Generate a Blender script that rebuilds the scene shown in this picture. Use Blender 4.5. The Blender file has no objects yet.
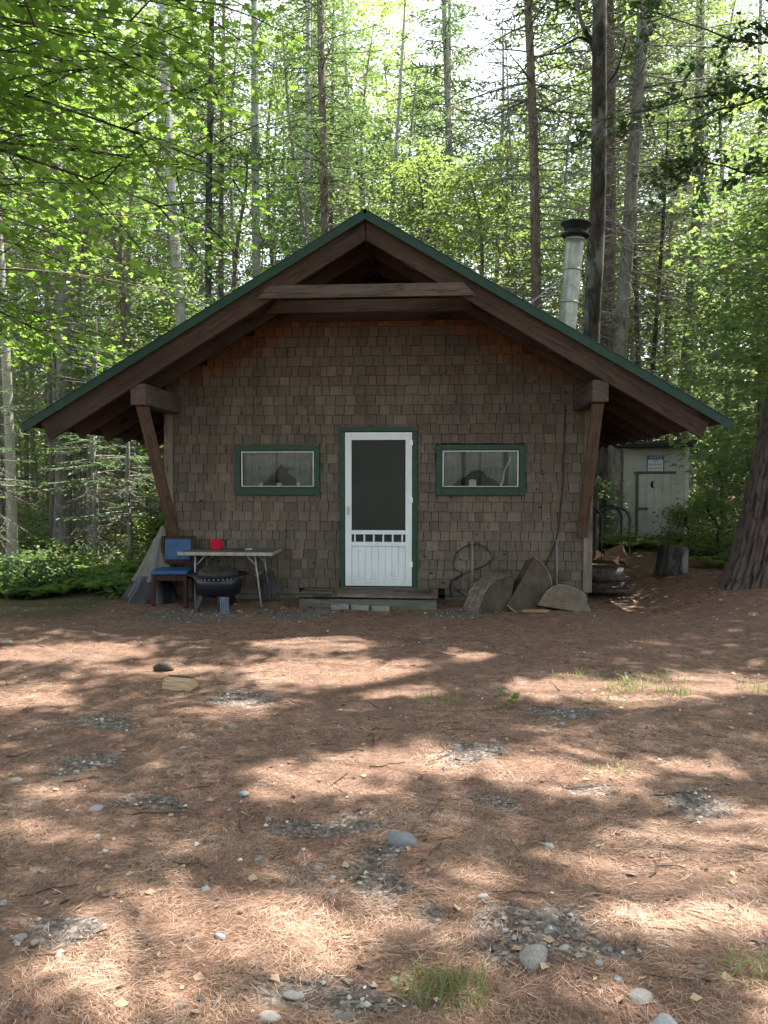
import bpy, math, random
import numpy as np
from mathutils import Vector, Matrix

rng = np.random.default_rng(7)
random.seed(7)
scene = bpy.context.scene
COL = scene.collection
R = math.radians

# ------------------------------------------------------------------ camera
CAM = np.array([0.0, 0.0, 1.6])
FPX = 770.0
PITCH = math.atan(34.0 / FPX)
cam_d = bpy.data.cameras.new('camera')
cam = bpy.data.objects.new('camera', cam_d)
COL.objects.link(cam)
cam.location = CAM
cam.rotation_euler = (math.pi / 2 - PITCH, 0, 0)
cam_d.sensor_fit = 'VERTICAL'
cam_d.sensor_height = 24
cam_d.lens = FPX / 1024 * 24
cam_d.clip_end = 1000
cam_d.clip_start = 0.05
scene.camera = cam


def at(px, py, Y):
    """world point seen at a pixel, at depth Y"""
    u, v = (px - 384) / FPX, (512 - py) / FPX
    d = np.array([u, math.cos(PITCH) + v * math.sin(PITCH), -math.sin(PITCH) + v * math.cos(PITCH)])
    return CAM + d * (Y / d[1])


def on_ground(px, py, z=0.0):
    u, v = (px - 384) / FPX, (512 - py) / FPX
    d = np.array([u, math.cos(PITCH) + v * math.sin(PITCH), -math.sin(PITCH) + v * math.cos(PITCH)])
    return CAM + d * ((z - CAM[2]) / d[2])


# ------------------------------------------------------------------ sun
SUN_AZ, SUN_EL = R(60), R(64)
SUN = np.array([math.sin(SUN_AZ) * math.cos(SUN_EL), math.cos(SUN_AZ) * math.cos(SUN_EL), math.sin(SUN_EL)])
OFF = SUN[:2] / SUN[2]          # horizontal run per metre of height, towards the sun

# ------------------------------------------------------------------ numpy noise


def _hash(ix, iy, iz, seed):
    h = (ix * 374761393 + iy * 668265263 + iz * 2147483647 + seed * 1274126177) & 0xffffffff
    h = ((h ^ (h >> 13)) * 1274126177) & 0xffffffff
    return ((h ^ (h >> 16)) & 0xffffff) / float(0xffffff)


def vnoise(p, seed=0):
    p = np.asarray(p, dtype=np.float64)
    if p.shape[-1] == 2:
        p = np.concatenate([p, np.zeros(p.shape[:-1] + (1,))], -1)
    i = np.floor(p).astype(np.int64)
    f = p - i
    f = f * f * (3 - 2 * f)
    out = 0
    for dx in (0, 1):
        for dy in (0, 1):
            for dz in (0, 1):
                w = (f[..., 0] if dx else 1 - f[..., 0]) * (f[..., 1] if dy else 1 - f[..., 1]) * (f[..., 2] if dz else 1 - f[..., 2])
                out = out + w * _hash(i[..., 0] + dx, i[..., 1] + dy, i[..., 2] + dz, seed)
    return out


def fbm(p, seed=0, octaves=3):
    p = np.asarray(p, dtype=np.float64)
    s, a, t = 0, 1.0, 0
    for k in range(octaves):
        s = s + a * vnoise(p * 2 ** k, seed + 11 * k)
        t += a
        a *= .5
    return s / t


def sstep(a, b, x):
    t = np.clip((x - a) / (b - a), 0, 1)
    return t * t * (3 - 2 * t)


# ------------------------------------------------------------------ the lie of the land
def hfun(x, y):
    x = np.asarray(x, float)
    y = np.asarray(y, float)
    p = np.stack([x, y], -1)
    forest = np.clip(sstep(-3.6, -5.2, x) * sstep(9.4, 10.8, y) + sstep(12, 15, y) + sstep(-7, -9, x) + sstep(6.6, 8.5, x), 0, 1)
    z = (fbm(p * .45, 3) - .5) * .10 + (fbm(p * 2.3, 5) - .5) * .035
    z = z + forest * (fbm(p * .8, 9) - .5) * .28
    z = z + .26 * np.exp(-(((x - 5.3) / 1.7) ** 2 + ((y - 9.6) / 2.0) ** 2)) + .10 * sstep(3.0, 5.0, x) * sstep(7.5, 10, y)
    z = z - .10 * np.exp(-(((x - 3.3) / .7) ** 2 + ((y - 10.6) / 2.5) ** 2))
    z = z + .012 * np.clip(y - 14, 0, 60) - .035 * np.exp(-((y - 9.5) / .9) ** 2) * sstep(3.6, 2.4, np.abs(x))
    return z


def gz(x, y):
    return float(hfun(np.array([x]), np.array([y]))[0])


def gpt(px, py):
    """ground point at a pixel (land shape allowed for)"""
    p = on_ground(px, py)
    for _ in range(6):
        p = on_ground(px, py, gz(p[0], p[1]))
    return p


# ------------------------------------------------------------------ where sunlight reaches the yard (gaps in the canopy)
_gaps = []
for cx, cy, rx, ry in [
    (55, 652, 90, 8), (15, 698, 60, 11), (318, 641, 62, 7), (335, 672, 90, 14), (150, 672, 60, 6), (400, 690, 50, 9),
    (325, 785, 80, 22), (415, 768, 55, 15), (560, 690, 60, 12), (640, 698, 60, 10), (725, 682, 60, 10),
    (560, 778, 72, 24), (672, 774, 42, 8), (755, 742, 30, 7), (25, 847, 50, 11), (50, 790, 30, 7),
    (170, 955, 105, 62), (290, 945, 95, 42), (120, 1000, 90, 30), (690, 880, 95, 48), (740, 835, 60, 25), (620, 925, 45, 25),
    (460, 885, 36, 24), (450, 935, 34, 14), (600, 1004, 80, 12), (745, 985, 30, 20),
    (480, 655, 40, 5), (230, 715, 40, 7), (540, 735, 40, 6),
]:
    c = on_ground(cx, cy)
    a = on_ground(cx + rx, cy)
    b0, b1 = on_ground(cx, cy - ry), on_ground(cx, cy + ry)
    _gaps.append((c[0], (b0[1] + b1[1]) / 2, a[0] - c[0], (b0[1] - b1[1]) / 2))


def sunny(g):
    """1 where the canopy has a gap above ground point g (N x 2)"""
    w = g + (np.stack([fbm(g * 2.1, 21), fbm(g * 2.1, 22)], -1) - .5) * .38
    q = np.full(len(g), 9.0)
    for cx, cy, rx, ry in _gaps:
        q = np.minimum(q, ((w[:, 0] - cx) / rx) ** 2 + ((w[:, 1] - cy) / ry) ** 2)
    return q < 1.45 - .9 * (fbm(g * 4.0, 23) - .35)


def in_gap(P):
    """leaves (world points) that would shade a sunny spot of the yard"""
    h = P[:, 2]
    g = P[:, :2] - OFF[None] * h[:, None]
    inside = (np.abs(g[:, 0]) < 6.5) & (g[:, 1] > 1) & (g[:, 1] < 8.6)
    out = np.zeros(len(P), bool)
    if inside.any():
        out[inside] = sunny(g[inside])
    fern = (g[:, 0] > -7.6) & (g[:, 0] < -3.3) & (g[:, 1] > 10.6) & (g[:, 1] < 14.2) & (h > 2.6)
    if fern.any():
        out[fern] |= fbm(g[fern] * .9, 25) > .2
    return out


# ------------------------------------------------------------------ materials
def new_mat(name):
    m = bpy.data.materials.new(name)
    m.use_nodes = True
    nt = m.node_tree
    for n in list(nt.nodes):
        nt.nodes.remove(n)
    out = nt.nodes.new('ShaderNodeOutputMaterial')
    return m, nt, out


def nd(nt, kind, **kw):
    n = nt.nodes.new(kind)
    for k, v in kw.items():
        if k.startswith('i_'):
            n.inputs[k[2:].replace('_', ' ')].default_value = v
        else:
            setattr(n, k, v)
    return n


def lk(nt, a, b):
    nt.links.new(a, b)


def coords(nt, scale=(1, 1, 1), kind='Object'):
    tc = nd(nt, 'ShaderNodeTexCoord')
    mp = nd(nt, 'ShaderNodeMapping')
    mp.inputs['Scale'].default_value = scale
    lk(nt, tc.outputs[kind], mp.inputs['Vector'])
    return mp.outputs['Vector']


def noise(nt, vec, scale, detail=4, rough=.55, dist=0):
    n = nd(nt, 'ShaderNodeTexNoise')
    n.inputs['Scale'].default_value = scale
    n.inputs['Detail'].default_value = detail
    n.inputs['Roughness'].default_value = rough
    n.inputs['Distortion'].default_value = dist
    if vec is not None:
        lk(nt, vec, n.inputs['Vector'])
    return n.outputs['Fac']


def ramp(nt, fac, stops, interp='LINEAR'):
    r = nd(nt, 'ShaderNodeValToRGB')
    r.color_ramp.interpolation = interp
    el = r.color_ramp.elements
    while len(el) > 1:
        el.remove(el[-1])
    el[0].position = stops[0][0]
    el[0].color = tuple(stops[0][1]) + (1,) if len(stops[0][1]) == 3 else stops[0][1]
    for p, c in stops[1:]:
        e = el.new(p)
        e.color = tuple(c) + (1,)
    lk(nt, fac, r.inputs['Fac'])
    return r.outputs['Color']


def mixc(nt, fac, a, b, mode='MIX'):
    n = nd(nt, 'ShaderNodeMix', data_type='RGBA', blend_type=mode)
    for sock, v in ((n.inputs[0], fac), (n.inputs[6], a), (n.inputs[7], b)):
        if hasattr(v, 'is_linked'):
            lk(nt, v, sock)
        elif isinstance(v, (int, float)):
            sock.default_value = v
        else:
            sock.default_value = tuple(v) + (1,)
    return n.outputs[2]


def mth(nt, op, a, b=None, clamp=False):
    n = nd(nt, 'ShaderNodeMath', operation=op, use_clamp=clamp)
    for s, v in ((n.inputs[0], a), (n.inputs[1], b)):
        if v is None:
            continue
        if hasattr(v, 'is_linked'):
            lk(nt, v, s)
        else:
            s.default_value = v
    return n.outputs[0]


def attr(nt, name):
    a = nd(nt, 'ShaderNodeAttribute', attribute_name=name)
    return a.outputs['Fac']


def bump(nt, h, strength=.5, dist=.02):
    b = nd(nt, 'ShaderNodeBump')
    b.inputs['Strength'].default_value = strength
    b.inputs['Distance'].default_value = dist
    lk(nt, h, b.inputs['Height'])
    return b.outputs['Normal']


def princ(nt, out, color, rough=.7, spec=.3, normal=None, metal=0.0):
    p = nd(nt, 'ShaderNodeBsdfPrincipled')
    if hasattr(color, 'is_linked'):
        lk(nt, color, p.inputs['Base Color'])
    else:
        p.inputs['Base Color'].default_value = tuple(color) + (1,)
    if hasattr(rough, 'is_linked'):
        lk(nt, rough, p.inputs['Roughness'])
    else:
        p.inputs['Roughness'].default_value = rough
    p.inputs['Specular IOR Level'].default_value = spec
    p.inputs['Metallic'].default_value = metal
    if normal is not None:
        lk(nt, normal, p.inputs['Normal'])
    if out is not None:
        lk(nt, p.outputs['BSDF'], out.inputs['Surface'])
    return p


def plain(name, color, rough=.6, spec=.3, var=.25, scale=9, metal=0.0, bmp=.15):
    m, nt, out = new_mat(name)
    v = coords(nt)
    f = noise(nt, v, scale, 5, .65)
    dk = tuple(c * (1 - var) for c in color)
    lt = tuple(min(1, c * (1 + var)) for c in color)
    c = ramp(nt, f, [(.3, dk), (.7, lt)])
    princ(nt, out, c, rough, spec, bump(nt, noise(nt, v, scale * 6, 3), bmp, .004), metal)
    return m


def wood(name, c1, c2, axis=0, scale=1.0, rough=.8, use_v=False, dirt=.3):
    """grain runs along an object axis"""
    m, nt, out = new_mat(name)
    s = [34 * scale] * 3
    s[axis] = 1.6 * scale
    v = coords(nt, s)
    g = noise(nt, v, 1.0, 6, .7, .6)
    big = noise(nt, coords(nt), 2.3, 4)
    c = ramp(nt, g, [(.28, c1), (.72, c2)])
    c = mixc(nt, mth(nt, 'MULTIPLY', ramp(nt, big, [(.45, (0, 0, 0)), (.75, (1, 1, 1))]), dirt), c, tuple(x * .35 for x in c1))
    ck = [9 * scale] * 3
    ck[axis] = .55 * scale
    chk = noise(nt, coords(nt, ck), 1.0, 3, .6, .3)
    cmask = ramp(nt, chk, [(.485, (0, 0, 0)), (.5, (1, 1, 1)), (.515, (0, 0, 0))])
    c = mixc(nt, mth(nt, 'MULTIPLY', cmask, .75), c, tuple(x * .3 for x in c1))
    kn_ = [5] * 3
    kn_[axis] = 2.4
    knot = noise(nt, coords(nt, kn_), 1.0, 1, .5)
    c = mixc(nt, mth(nt, 'MULTIPLY', ramp(nt, knot, [(.70, (0, 0, 0)), (.74, (1, 1, 1))]), .7), c, tuple(x * .4 for x in c1))
    st_w = noise(nt, coords(nt), .9, 5, .65)
    c = mixc(nt, 1.0, c, ramp(nt, st_w, [(.3, (.7, .7, .72)), (.7, (1.25, 1.22, 1.2))]), 'MULTIPLY')
    if use_v:
        a = attr(nt, 'v')
        c = mixc(nt, 1.0, c, ramp(nt, a, [(0, (.55, .55, .57)), (1, (1.3, 1.25, 1.2))]), 'MULTIPLY')
    princ(nt, out, c, rough, .2, bump(nt, g, .5, .006))
    return m


def leaf_mat(name, dark, light, trans, tfac=.5, obj_var=.5):
    m, nt, out = new_mat(name)
    a = attr(nt, 'v')
    oi = nd(nt, 'ShaderNodeObjectInfo')
    t = mth(nt, 'ADD', mth(nt, 'MULTIPLY', a, 1 - obj_var), mth(nt, 'MULTIPLY', oi.outputs['Random'], obj_var))
    c = ramp(nt, t, [(0, dark), (1, light)])
    tc = mixc(nt, t, tuple(x * .6 for x in trans), trans)
    p = princ(nt, None, c, .42, .45)
    tr = nd(nt, 'ShaderNodeBsdfTranslucent')
    lk(nt, tc, tr.inputs['Color'])
    mx = nd(nt, 'ShaderNodeMixShader')
    mx.inputs['Fac'].default_value = tfac
    lk(nt, p.outputs['BSDF'], mx.inputs[1])
    lk(nt, tr.outputs['BSDF'], mx.inputs[2])
    lk(nt, mx.outputs['Shader'], out.inputs['Surface'])
    return m


def bark_mat(name, dark, mid, light, sx=14, sz=3, patch=None, bs=.8):
    m, nt, out = new_mat(name)
    v = coords(nt, (sx, sx, sz))
    g = noise(nt, v, 1.0, 6, .68, .8)
    f2 = noise(nt, coords(nt, (3, 3, 1.6)), 1.0, 4)
    c = ramp(nt, g, [(.3, dark), (.5, mid), (.72, light)])
    if patch:
        c = mixc(nt, ramp(nt, f2, [(.52, (0, 0, 0)), (.62, (1, 1, 1))]), c, patch)
    princ(nt, out, c, .9, .15, bump(nt, g, bs, .02))
    return m


def birch_mat(name, base, spot, amount=.42):
    m, nt, out = new_mat(name)
    lent = noise(nt, coords(nt, (5, 5, 60)), 1.0, 3, .6)
    blotch = noise(nt, coords(nt, (4, 4, 3.0)), 1.0, 5, .7, .8)
    tone = noise(nt, coords(nt), 3.0, 4)
    c = ramp(nt, tone, [(.3, tuple(x * .65 for x in base)), (.7, base)])
    k = ramp(nt, lent, [(amount - .06, (1, 1, 1)), (amount, (0, 0, 0))])
    c = mixc(nt, mth(nt, 'MULTIPLY', k, .7), c, spot)
    k2 = ramp(nt, blotch, [(.56, (0, 0, 0)), (.66, (1, 1, 1))])
    c = mixc(nt, k2, c, tuple(x * 1.3 for x in spot))
    princ(nt, out, c, .75, .25, bump(nt, blotch, .4, .01))
    return m


MT = {}
MT['rafter'] = wood('rough_brown_timber', (.03, .02, .015), (.075, .05, .039), 0, 1.0)
MT['beam_x'] = wood('grey_brown_timber', (.05, .038, .032), (.125, .097, .08), 0)
MT['beam_y'] = wood('grey_brown_timber_deep', (.05, .038, .031), (.125, .097, .08), 1)
MT['brace'] = wood('tan_timber', (.06, .041, .029), (.145, .1, .071), 2)
MT['board'] = wood('weathered_board', (.11, .09, .074), (.24, .2, .165), 2)
MT['plank_x'] = wood('weathered_plank', (.09, .07, .058), (.21, .17, .145), 0, use_v=True)
MT['deck'] = wood('dark_roof_boards', (.04, .022, .014), (.10, .058, .038), 1)
MT['green'] = plain('green_trim_paint', (.002, .034, .019), .5, .4, .3, 14)
MT['green_edge'] = plain('green_roof_trim', (.002, .03, .017), .5, .35, .25, 9)
MT['green_roof'] = plain('green_roof_metal', (.003, .022, .014), .45, .5, .2, 5)
m, nt, out = new_mat('white_door_paint')
v = coords(nt)
gr = noise(nt, coords(nt, (5, 5, 2.2)), 1.0, 6, .7)
sc_ = noise(nt, coords(nt, (60, 60, 6)), 1.0, 4, .7)
c = ramp(nt, gr, [(.35, (.54, .59, .62)), (.65, (.61, .66, .69))])
sx = nd(nt, 'ShaderNodeSeparateXYZ')
lk(nt, v, sx.inputs[0])
low = ramp(nt, mth(nt, 'ADD', sx.outputs['Z'], mth(nt, 'MULTIPLY', mth(nt, 'SUBTRACT', gr, .5), .7)), [(.16, (1, 1, 1)), (.40, (0, 0, 0))])
c = mixc(nt, mth(nt, 'MULTIPLY', low, .35), c, (.34, .32, .27))
c = mixc(nt, ramp(nt, sc_, [(.66, (0, 0, 0)), (.74, (.5, .5, .5))]), c, (.36, .36, .34))
princ(nt, out, c, .45, .35, bump(nt, sc_, .08, .002))
MT['white'] = m
MT['white_old'] = plain('chalky_white', (.7, .7, .67), .5, .4, .1, 8)
MT['galv'] = plain('galvanised_pipe', (.3, .31, .28), .42, .5, .3, 7, .75)
MT['old_pipe'] = plain('weathered_pipe', (.14, .14, .135), .6, .3, .3, 9, .2)
MT['steel'] = plain('dull_grey_steel', (.36, .37, .38), .4, .5, .25, 12, .6)
MT['black'] = plain('black_iron', (.012, .012, .013), .5, .35, .4, 20)
MT['black_cloth'] = plain('black_plastic_sheet', (.012, .013, .017), .45, .35, .4, 6)
MT['canvas'] = plain('grey_canvas', (.14, .136, .125), .9, .1, .22, 6)
MT['blue_vinyl'] = plain('worn_blue_vinyl', (.014, .06, .15), .55, .4, .4, 9)
MT['red_wood'] = wood('mahogany_stain', (.028, .013, .011), (.062, .028, .023), 2)
MT['table_top'] = plain('grey_table_top', (.11, .098, .085), .5, .4, .25, 10)
MT['white_metal'] = plain('pale_table_metal', (.24, .24, .225), .5, .4, .3, 18, .1)
MT['navy'] = plain('navy_enamel', (.004, .005, .011), .45, .45, .5, 16)
MT['slat_blue'] = plain('grey_blue_paint', (.09, .115, .16), .6, .4, .3, 12)
MT['tin'] = plain('rusted_mesh_lid', (.035, .031, .027), .65, .4, .5, 22, .4)
MT['red'] = plain('red_enamel', (.5, .012, .03), .35, .5, .15, 10)
MT['outhouse'] = plain('grey_painted_boards', (.5, .5, .465), .7, .25, .13, 4)
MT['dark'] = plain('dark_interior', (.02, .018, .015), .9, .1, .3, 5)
MT['dark_roof'] = plain('black_roofing', (.03, .028, .026), .8, .2, .4, 10)
MT['hole'] = plain('dark_opening', (.004, .004, .004), 1, 0, .1, 5)
MT['curtain'] = plain('sheer_grey_curtain', (.17, .17, .16), .9, .1, .25, 12)
MT['cup'] = plain('pale_china', (.55, .54, .5), .35, .5, .1, 10)
MT['cut_wood'] = wood('fresh_split_wood', (.17, .095, .052), (.36, .225, .13), 1, 1.4)
MT['cut_pale_wood'] = wood('pale_split_wood', (.26, .18, .1), (.52, .395, .25), 1, 1.6)
MT['log_bark'] = bark_mat('log_bark', (.03, .024, .02), (.07, .058, .05), (.13, .11, .095), 16, 16)
MT['slab_bark'] = bark_mat('slab_bark', (.05, .042, .034), (.125, .105, .085), (.24, .21, .175), 16, 16)
MT['brick'] = plain('grey_paving_brick', (.17, .16, .15), .85, .2, .3, 14)
MT['step_paint'] = wood('grey_green_step_board', (.075, .075, .063), (.14, .138, .116), 0)
MT['blue_sign'] = plain('blue_sign_enamel', (.02, .065, .22), .4, .4, .1, 6)
MT['white_sign'] = plain('white_sign_enamel', (.72, .76, .8), .4, .4, .06, 6)
MT['sign_ink'] = plain('dark_blue_ink', (.012, .025, .08), .5, .3, .1, 6)
MT['wire'] = plain('black_cable', (.015, .014, .013), .5, .3, .2, 20)
MT['gutter'] = plain('skirting_boards', (.12, .105, .09), .8, .2, .35, 7)

# cut log faces: rings
def ring_mat(name, c1, c2):
    m, nt, out = new_mat(name)
    v = coords(nt, (1, 1, 1))
    w = nd(nt, 'ShaderNodeTexWave', wave_type='RINGS', rings_direction='SPHERICAL')
    w.inputs['Scale'].default_value = 14
    w.inputs['Distortion'].default_value = 2.5
    w.inputs['Detail'].default_value = 3
    lk(nt, v, w.inputs['Vector'])
    n = noise(nt, v, 9, 5, .7)
    c = ramp(nt, mth(nt, 'ADD', mth(nt, 'MULTIPLY', w.outputs['Fac'], .10), mth(nt, 'MULTIPLY', n, .95)), [(.3, c1), (.8, c2)])
    rim = ramp(nt, attr(nt, 'v'), [(.7, (0, 0, 0)), (.9, (1, 1, 1))])
    c = mixc(nt, rim, c, ramp(nt, n, [(.35, (.09, .075, .058)), (.75, (.27, .23, .18))]))
    princ(nt, out, c, .85, .15, bump(nt, n, .6, .01))
    return m


MT['cut_old'] = ring_mat('weathered_cut_face', (.03, .024, .018), (.10, .08, .06))
MT['cut_pale'] = ring_mat('weathered_pale_cut_face', (.07, .057, .042), (.17, .142, .11))

# screen mesh and glass
m, nt, out = new_mat('insect_screen')
princ(nt, out, ramp(nt, noise(nt, coords(nt), 1.6, 3), [(.3, (.014, .017, .014)), (.7, (.024, .028, .024))]), .55, .25)
MT['screen'] = m
m, nt, out = new_mat('window_glass')
gl = nd(nt, 'ShaderNodeBsdfGlossy')
gl.inputs['Roughness'].default_value = .03
tp = nd(nt, 'ShaderNodeBsdfTransparent')
tp.inputs['Color'].default_value = (.8, .84, .82, 1)
fr = nd(nt, 'ShaderNodeFresnel')
fr.inputs['IOR'].default_value = 1.5
mx = nd(nt, 'ShaderNodeMixShader')
lk(nt, mth(nt, 'MULTIPLY', fr.outputs['Fac'], .55), mx.inputs['Fac'])
lk(nt, tp.outputs['BSDF'], mx.inputs[1])
lk(nt, gl.outputs['BSDF'], mx.inputs[2])
lk(nt, mx.outputs['Shader'], out.inputs['Surface'])
MT['glass'] = m

# cedar shingles: v = tone of each shingle, w = how sheltered (still brown) it is
m, nt, out = new_mat('cedar_shingle')
v = coords(nt, (42, 42, 2.2))
g = noise(nt, v, 1.0, 6, .7, .4)
a, w = attr(nt, 'v'), attr(nt, 'w')
grey = ramp(nt, a, [(0, (.072, .062, .052)), (.5, (.11, .095, .079)), (1, (.155, .135, .114))])
brown = ramp(nt, a, [(0, (.07, .034, .018)), (1, (.19, .092, .044))])
c = mixc(nt, w, grey, brown)
c = mixc(nt, 1.0, c, ramp(nt, g, [(.25, (.72, .7, .68)), (.75, (1.2, 1.2, 1.2))]), 'MULTIPLY')
st = noise(nt, coords(nt, (1.4, 1.4, .5)), 1.0, 5, .6)
c = mixc(nt, 1.0, c, ramp(nt, st, [(.3, (.78, .77, .78)), (.7, (1.15, 1.13, 1.1))]), 'MULTIPLY')
sxz = nd(nt, 'ShaderNodeSeparateXYZ')
lk(nt, coords(nt), sxz.inputs[0])
ft = ramp(nt, mth(nt, 'ADD', sxz.outputs['Z'], mth(nt, 'MULTIPLY', mth(nt, 'SUBTRACT', st, .5), .9)), [(.1, (.8, .8, .77)), (.5, (1.06, 1.05, 1.03))])
c = mixc(nt, 1.0, c, ft, 'MULTIPLY')
spl = noise(nt, coords(nt, (26, 26, .9)), 1.0, 2, .5)
c = mixc(nt, ramp(nt, spl, [(.49, (0, 0, 0)), (.5, (.7, .7, .7)), (.51, (0, 0, 0))]), c, (.03, .026, .022))
pit = noise(nt, coords(nt, (13, 13, 16)), 1.0, 2, .5)
c = mixc(nt, ramp(nt, pit, [(.70, (0, 0, 0)), (.73, (1, 1, 1))]), c, (.02, .017, .014))
princ(nt, out, c, .88, .15, bump(nt, g, .5, .006))
MT['shingle'] = m

# barks
MT['bark_grey'] = bark_mat('grey_bark', (.08, .072, .065), (.19, .178, .162), (.33, .315, .295), 12, 4, (.23, .24, .215))
MT['bark_brown'] = bark_mat('brown_bark', (.05, .04, .034), (.15, .122, .102), (.29, .25, .215), 14, 5)
MT['bark_dark'] = bark_mat('dark_bark', (.014, .013, .012), (.045, .04, .037), (.11, .1, .095), 10, 3, (.17, .165, .16))
MT['bark_birch'] = birch_mat('pale_birch_bark', (.42, .40, .37), (.07, .06, .055))
MT['bark_grey_birch'] = birch_mat('grey_birch_bark', (.40, .395, .385), (.07, .067, .063), .45)
m, nt, out = new_mat('furrowed_pine_bark')
g = noise(nt, coords(nt, (20, 20, 7)), 1.0, 6, .7, .6)
a = attr(nt, 'v')
c = ramp(nt, mth(nt, 'ADD', mth(nt, 'MULTIPLY', a, .75), mth(nt, 'MULTIPLY', g, .35)), [(.22, (.012, .009, .008)), (.45, (.035, .027, .023)), (.68, (.07, .056, .05)), (.95, (.1, .083, .074))])
princ(nt, out, c, .92, .12, bump(nt, g, .9, .02))
MT['bark_pine'] = m
MT['deadwood'] = bark_mat('grey_deadwood', (.10, .09, .08), (.2, .185, .165), (.36, .34, .31), 20, 20, None, .2)
MT['twig'] = bark_mat('brown_twig_bark', (.025, .02, .016), (.06, .05, .042), (.12, .1, .085), 20, 20, None, .2)

# foliage
MT['leaf_maple'] = leaf_mat('maple_leaf', (.04, .095, .018), (.10, .175, .032), (.29, .48, .07), .58, .1)
MT['leaf_bright'] = leaf_mat('yellow_green_leaf', (.07, .125, .034), (.16, .22, .065), (.36, .49, .12), .55)
MT['leaf_mid'] = leaf_mat('mid_green_leaf', (.055, .112, .042), (.115, .182, .068), (.25, .39, .11), .52)
MT['leaf_dark'] = leaf_mat('shade_green_leaf', (.03, .075, .024), (.07, .13, .04), (.16, .28, .06), .46)
MT['needle_fir'] = leaf_mat('fir_needle', (.04, .08, .04), (.095, .145, .065), (.16, .25, .08), .42)
MT['needle_pine'] = leaf_mat('pine_needle', (.025, .055, .028), (.06, .105, .042), (.09, .15, .04), .3)
MT['needle_sere'] = leaf_mat('sere_spruce_needle', (.08, .095, .055), (.16, .17, .105), (.23, .26, .13), .42)
MT['fern'] = leaf_mat('fern_frond', (.05, .11, .024), (.12, .2, .045), (.3, .45, .08), .52)
MT['grass'] = leaf_mat('grass_blade', (.11, .15, .04), (.28, .31, .12), (.3, .4, .1), .45)

# stones
def stone_mat(name, c1, c2):
    m, nt, out = new_mat(name)
    v = coords(nt)
    oi = nd(nt, 'ShaderNodeObjectInfo')
    n = noise(nt, v, 7, 6, .7)
    c = ramp(nt, n, [(.3, c1), (.7, c2)])
    c = mixc(nt, 1.0, c, ramp(nt, oi.outputs['Random'], [(0, (.6, .58, .56)), (.6, (1, 1, 1)), (1, (1.35, 1.3, 1.22))]), 'MULTIPLY')
    princ(nt, out, c, .8, .25, bump(nt, noise(nt, v, 24, 4), .5, .01))
    return m


MT['stone'] = stone_mat('fieldstone', (.15, .142, .133), (.3, .288, .27))
MT['stone_blue'] = stone_mat('blue_grey_stone', (.16, .178, .195), (.27, .29, .31))
m, nt, out = new_mat('gravel')
a = attr(nt, 'v')
princ(nt, out, ramp(nt, a, [(0, (.07, .062, .056)), (.5, (.14, .128, .117)), (.8, (.24, .225, .205)), (1, (.5, .48, .45))]), .85, .2)
MT['gravel'] = m
m, nt, out = new_mat('dry_needle')
a = attr(nt, 'v')
princ(nt, out, ramp(nt, a, [(0, (.085, .046, .03)), (.5, (.25, .15, .102)), (.85, (.42, .285, .205)), (1, (.57, .44, .345))]), .6, .3)
MT['dry_needle'] = m
m, nt, out = new_mat('dry_leaf')
a = attr(nt, 'v')
princ(nt, out, ramp(nt, a, [(0, (.07, .04, .026)), (.6, (.2, .12, .07)), (1, (.38, .28, .18))]), .7, .3)
MT['dry_leaf'] = m

# the ground
m, nt, out = new_mat('needle_covered_ground')
vc = coords(nt, (1, 1, 1))
n_big = noise(nt, vc, .9, 4, .6)
n_mid = noise(nt, vc, 6.0, 6, .7)
n_fin = noise(nt, vc, 55.0, 6, .75)
fib = noise(nt, coords(nt, (130, 22, 60)), 1.0, 4, .7, 1.6)
fib2 = noise(nt, coords(nt, (24, 120, 60)), 1.0, 4, .7, 1.6)
fb = mth(nt, 'MAXIMUM', fib, fib2)
n_clump = noise(nt, vc, 17.0, 6, .72, .5)
c = ramp(nt, mth(nt, 'ADD', mth(nt, 'MULTIPLY', n_fin, .55), mth(nt, 'MULTIPLY', fb, .45)),
         [(.36, (.055, .032, .023)), (.5, (.168, .104, .076)), (.64, (.30, .2, .15)), (.78, (.47, .35, .275))])
c = mixc(nt, 1.0, c, ramp(nt, n_mid, [(.3, (.62, .6, .6)), (.7, (1.15, 1.13, 1.12))]), 'MULTIPLY')
c = mixc(nt, 1.0, c, ramp(nt, n_clump, [(.32, (.55, .53, .53)), (.5, (.98, .97, .97)), (.68, (1.3, 1.29, 1.28))]), 'MULTIPLY')
c = mixc(nt, mth(nt, 'MULTIPLY', ramp(nt, n_big, [(.4, (0, 0, 0)), (.65, (1, 1, 1))]), .35), c, (.15, .115, .09))
grv = attr(nt, 'gravel')
vor = nd(nt, 'ShaderNodeTexVoronoi')
vor.inputs['Scale'].default_value = 60
lk(nt, vc, vor.inputs['Vector'])
gs = nd(nt, 'ShaderNodeSeparateColor')
lk(nt, vor.outputs['Color'], gs.inputs['Color'])
gc = ramp(nt, gs.outputs['Red'], [(0, (.055, .046, .04)), (.5, (.11, .096, .085)), (.85, (.17, .155, .14)), (1, (.28, .26, .235))])
gmask = ramp(nt, mth(nt, 'ADD', mth(nt, 'MULTIPLY', grv, .95), mth(nt, 'MULTIPLY', mth(nt, 'SUBTRACT', n_clump, .5), 1.6)), [(.36, (0, 0, 0)), (.66, (.92, .92, .92))])
c = mixc(nt, gmask, c, gc)
mos = attr(nt, 'moss')
mmask = ramp(nt, mth(nt, 'ADD', mos, mth(nt, 'MULTIPLY', mth(nt, 'SUBTRACT', n_mid, .5), .9)), [(.4, (0, 0, 0)), (.75, (1, 1, 1))])
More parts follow.
